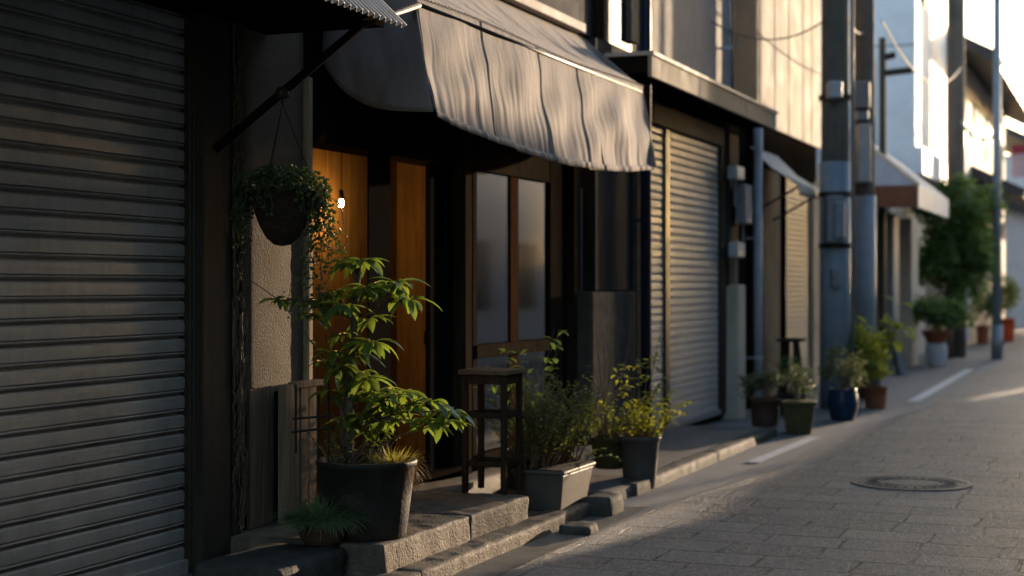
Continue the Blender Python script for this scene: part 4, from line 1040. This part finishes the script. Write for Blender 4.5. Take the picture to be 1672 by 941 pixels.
# ------------------------------------------------------------------ street tree by the canopy
tc_ = Vector((-3.0, Yx(1550, -3.0), 0))
tree = thing('street_tree', 'leafy dark green tree by the white building', 'tree', tc_)
Dq = AX.dot(tc_ - CAM)
tk = MB(); tk.tube([tc_, tc_ + Vector((.03, 0, .6)), tc_ + Vector((.0, .05, 1.3)), tc_ + Vector((.1, 0, 2.0))], .06, 8, .03)
for k in range(7): tk.tube(curve(tc_ + Vector((0, 0, 1.0 + .1 * k)), Vector((R.uniform(-1, 1), R.uniform(-1, 1), .8)), .9, 5), .02, 5, .006)
tk.build('trunk', M['bark'], tree, True)
fo = MB()
bush(fo, atd(1565, 345, Dq), (.68, .75, .62), 2800, .13, .065, 20); bush(fo, atd(1525, 440, Dq), (.55, .6, .8), 2600, .13, .065, 20); bush(fo, atd(1590, 430, Dq), (.5, .6, .75), 2200, .13, .065, 16)
fo.build('crown', L8, tree)
# white pot in front with red bowl
o, c, r, h, Dq = pot('potted_plant', 'white round pot topped by a dark red bowl of drooping leaves', 1533, 599, 36, 38, M['potwhite'], 'jar')
MB().lathe([(r * .7, h), (r * 1.35, h + .16), (r * 1.4, h + .2), (r * 1.2, h + .2), (r * .9, h + .1)], c, 28).build('bowl', M['potterra'], o, True)
fo = MB(); bush(fo, c + Vector((0, 0, h + .42)), (.5, .5, .32), 1200, .14, .06, 12); fo.build('foliage', L8, o)
o, c, r, h, Dq = pot('potted_plant', 'orange red pot with round green bush beyond the lamp post', 1648, 558, 26, 38, M['potorange']); fill(o, c, r, h, L6, 1100, .95, .42, .08, .05)
o, c, r, h, Dq = pot('potted_plant', 'dark red pot with dark bush left of the lamp post', 1607, 562, 22, 30, M['potterra']); fill(o, c, r, h, L8, 900, .9, .4, .09, .05)
# ================================================================== tiled house, end house
XG2 = -3.3
hs = thing('tiled_house', 'old house with dark tiled eaves and pale sunlit walls', 'house', (XG2, 38, 0))
MB().box(-9, XG2, 32.2, 46, 0, 6.1).build('wall', M['cream'], hs)
def roof(x_e, x_r, y0, y1, z_e, z_r, par, nm='roof'):
    mb = MB(); n = int((y1 - y0) / .25)
    mb.add([(x_e, y0, z_e), (x_e, y1, z_e), (x_r, y1, z_r), (x_r, y0, z_r), (x_e, y0, z_e - .14), (x_e, y1, z_e - .14), (x_r, y1, z_r - .2), (x_r, y0, z_r - .2)], [(0, 1, 2, 3), (7, 6, 5, 4), (0, 4, 5, 1), (0, 3, 7, 4), (1, 5, 6, 2)])
    for i in range(n): y = y0 + .12 + i * .25; mb.tube([(x_e + .03, y, z_e + .02), (x_r, y, z_r + .02)], .05, 6)
    return mb.build(nm, M['tileroof'], par)
roof(-2.45, -6, 31.6, 47, 5.7, 7.6, hs); roof(-2.2, -3.4, 36, 47, 3.3, 3.9, hs, 'lower_roof')
mb = MB()
for k in range(4): y = 33.3 + k * 3.1; mb.box(XG2 - .05, XG2 + .03, y, y + 1.4, 4.2, 5.3)
mb.build('window', M['glassdark'], hs)
MB().box(XG2 - .02, XG2 + .05, 33.5, 35.5, .1, 3.2).build('panel', M['pipewhite'], hs)
eh = thing('end_house', 'pale low house closing the far end of the street', 'house', (-3.2, 55, 0))
MB().box(-10, -2.9, 50, 62, 0, 5.2).build('wall', M['white'], eh)
roof(-1.9, -5, 49.5, 62, 3.2, 4.2, eh, 'lower_roof'); roof(-2.2, -6, 49.5, 62.5, 5.3, 7.2, eh)
mb = MB()
for k in range(3): mb.box(-2.93, -2.86, 51.5 + k * 3.4, 53.3 + k * 3.4, .2, 2.5)
mb.build('door', M['black'], eh)
xs_, D = 1664, 46.0
q_ = atd(1664, 262, 44)
sg = thing('shop_sign', 'pinkish projecting sign board far down the street', 'sign', q_)
MB().box(q_.x - .2, q_.x + .22, q_.y, q_.y + .12, q_.z - .45, q_.z + .42).build('board', M['signpink'], sg, bevel=.01)
MB().box(q_.x - .2, q_.x + .22, q_.y - .012, q_.y - .002, q_.z + .18, q_.z + .42).build('header_band', M['signred'], sg)
MB().tube([(q_.x - .2, q_.y + .06, q_.z + .2), (-2.9, q_.y + .06, q_.z + .2)], .03, 6).build('arm', M['bronze'], sg)

# ================================================================== the other side of the street (seen in the glass, and shading the road)
def opp(name, label, x0, x1, y0, y1, h, mat, cat='building'):
    o = thing(name, label, cat, ((x0 + x1) / 2, (y0 + y1) / 2, 0))
    MB().box(x0, x1, y0, y1, 0, h).build('wall', mat, o)
    MB().box(x0 - .3, x1 + .3, y0 - .2, y1 + .2, h + .003, h + .2).build('roof', M['tileroof'], o)
    mb = MB(); y = y0 + .5
    while y + 1 < y1 and h > 3: mb.box(x0 - .03, x0 + .02, y, y + .9, .9, 2.0); y += 2.1
    if mb.v: mb.build('window', M['glassdark'], o)
    return o
OPP = True
if OPP:
    opp('facing_building', 'grey building across the street mirrored in the cafe window', 2.1, 9, -14, 17.6, 7.5, M['wallC'])
    opp('facing_building', 'pale house across the street shading the middle of the paving', 2.1, 8, 22.2, 27.4, 6.5, M['white'])
    o = thing('shade_board', 'added board on two steel posts across the street shading the grey shutter', 'shade_board', (2.2, 30.6, 0))
    MB().box(2.1, 2.22, 29.65, 31.6, 2.5, 4.2).build('board', M['cream'], o, bevel=.01)  # unseen board added only to keep the sun off the near shutter
    for yy in (29.9, 31.3): MB().tube([(2.26, yy, 0), (2.26, yy, 4.0)], .035, 10).build('post', M['galv'], o, True)
    opp('facing_wall', 'low garden wall across the street mirrored in the window', 2.3, 2.6, 27.7, 35.5, 1.5, M['cream'], 'wall')
    o = thing('facing_building', 'low flat roofed shop row across the street shading the beige shutter', 'building', (3, 50, 0))
    fp = [(2.1, 35.7), (4.5, 46.1), (4.5, 66), (2.1, 66)]  # unseen row, near end cut along the sun so light reaches the cafe
    mb = MB(); mb.add([(x, y, 0) for x, y in fp] + [(x, y, 5.14) for x, y in fp], [(3, 2, 1, 0), (4, 5, 6, 7), (0, 1, 5, 4), (1, 2, 6, 5), (2, 3, 7, 6), (3, 0, 4, 7)]); mb.build('wall', M['white'], o)

# ------------------------------------------------------------------ light
PHI = math.radians(13); EL = math.radians(5)
S = Vector((math.sin(PHI) * math.cos(EL), math.cos(PHI) * math.cos(EL), math.sin(EL)))
w = bpy.data.worlds.new('World'); sc.world = w; w.use_nodes = True
nt = w.node_tree; bg = nt.nodes['Background']; sky = nt.nodes.new('ShaderNodeTexSky'); sky.sky_type = 'NISHITA'; sky.sun_disc = False
sky.sun_elevation = EL; sky.sun_rotation = PHI; sky.air_density = .75; sky.dust_density = .9; sky.ozone_density = 1.6
nt.links.new(sky.outputs[0], bg.inputs[0]); bg.inputs[1].default_value = .15
sl = bpy.data.lights.new('sun', 'SUN'); sl.energy = 1.5; sl.angle = math.radians(.5); sl.color = (1, .79, .6)
so_ = bpy.data.objects.new('sun', sl); COL.objects.link(so_); so_.rotation_euler = S.to_track_quat('Z', 'Y').to_euler(); so_.location = (5, 20, 12)

cam = bpy.data.cameras.new('camera'); co = bpy.data.objects.new('camera', cam); COL.objects.link(co); sc.camera = co
co.location = CAM; co.rotation_euler = (math.pi / 2, 0, A)
cam.sensor_width = 36; cam.lens = F / 1672 * 36; cam.shift_y = -(470.5 - HY) / 1672; cam.clip_end = 1000; cam.clip_start = .05
cam.dof.use_dof = True; cam.dof.focus_distance = 6.95; cam.dof.aperture_fstop = 1.75; cam.dof.aperture_blades = 9
sc.view_settings.view_transform = 'Standard'; sc.view_settings.look = 'None'; sc.view_settings.exposure = 2.4; sc.view_settings.use_white_balance = True; sc.view_settings.white_balance_temperature = 7350; sc.view_settings.gamma = 1
sc.render.engine = 'CYCLES'; sc.cycles.use_denoising = True; sc.cycles.max_bounces = 8; sc.cycles.sample_clamp_indirect = 4
sc.cycles.caustics_reflective = False; sc.cycles.caustics_refractive = False
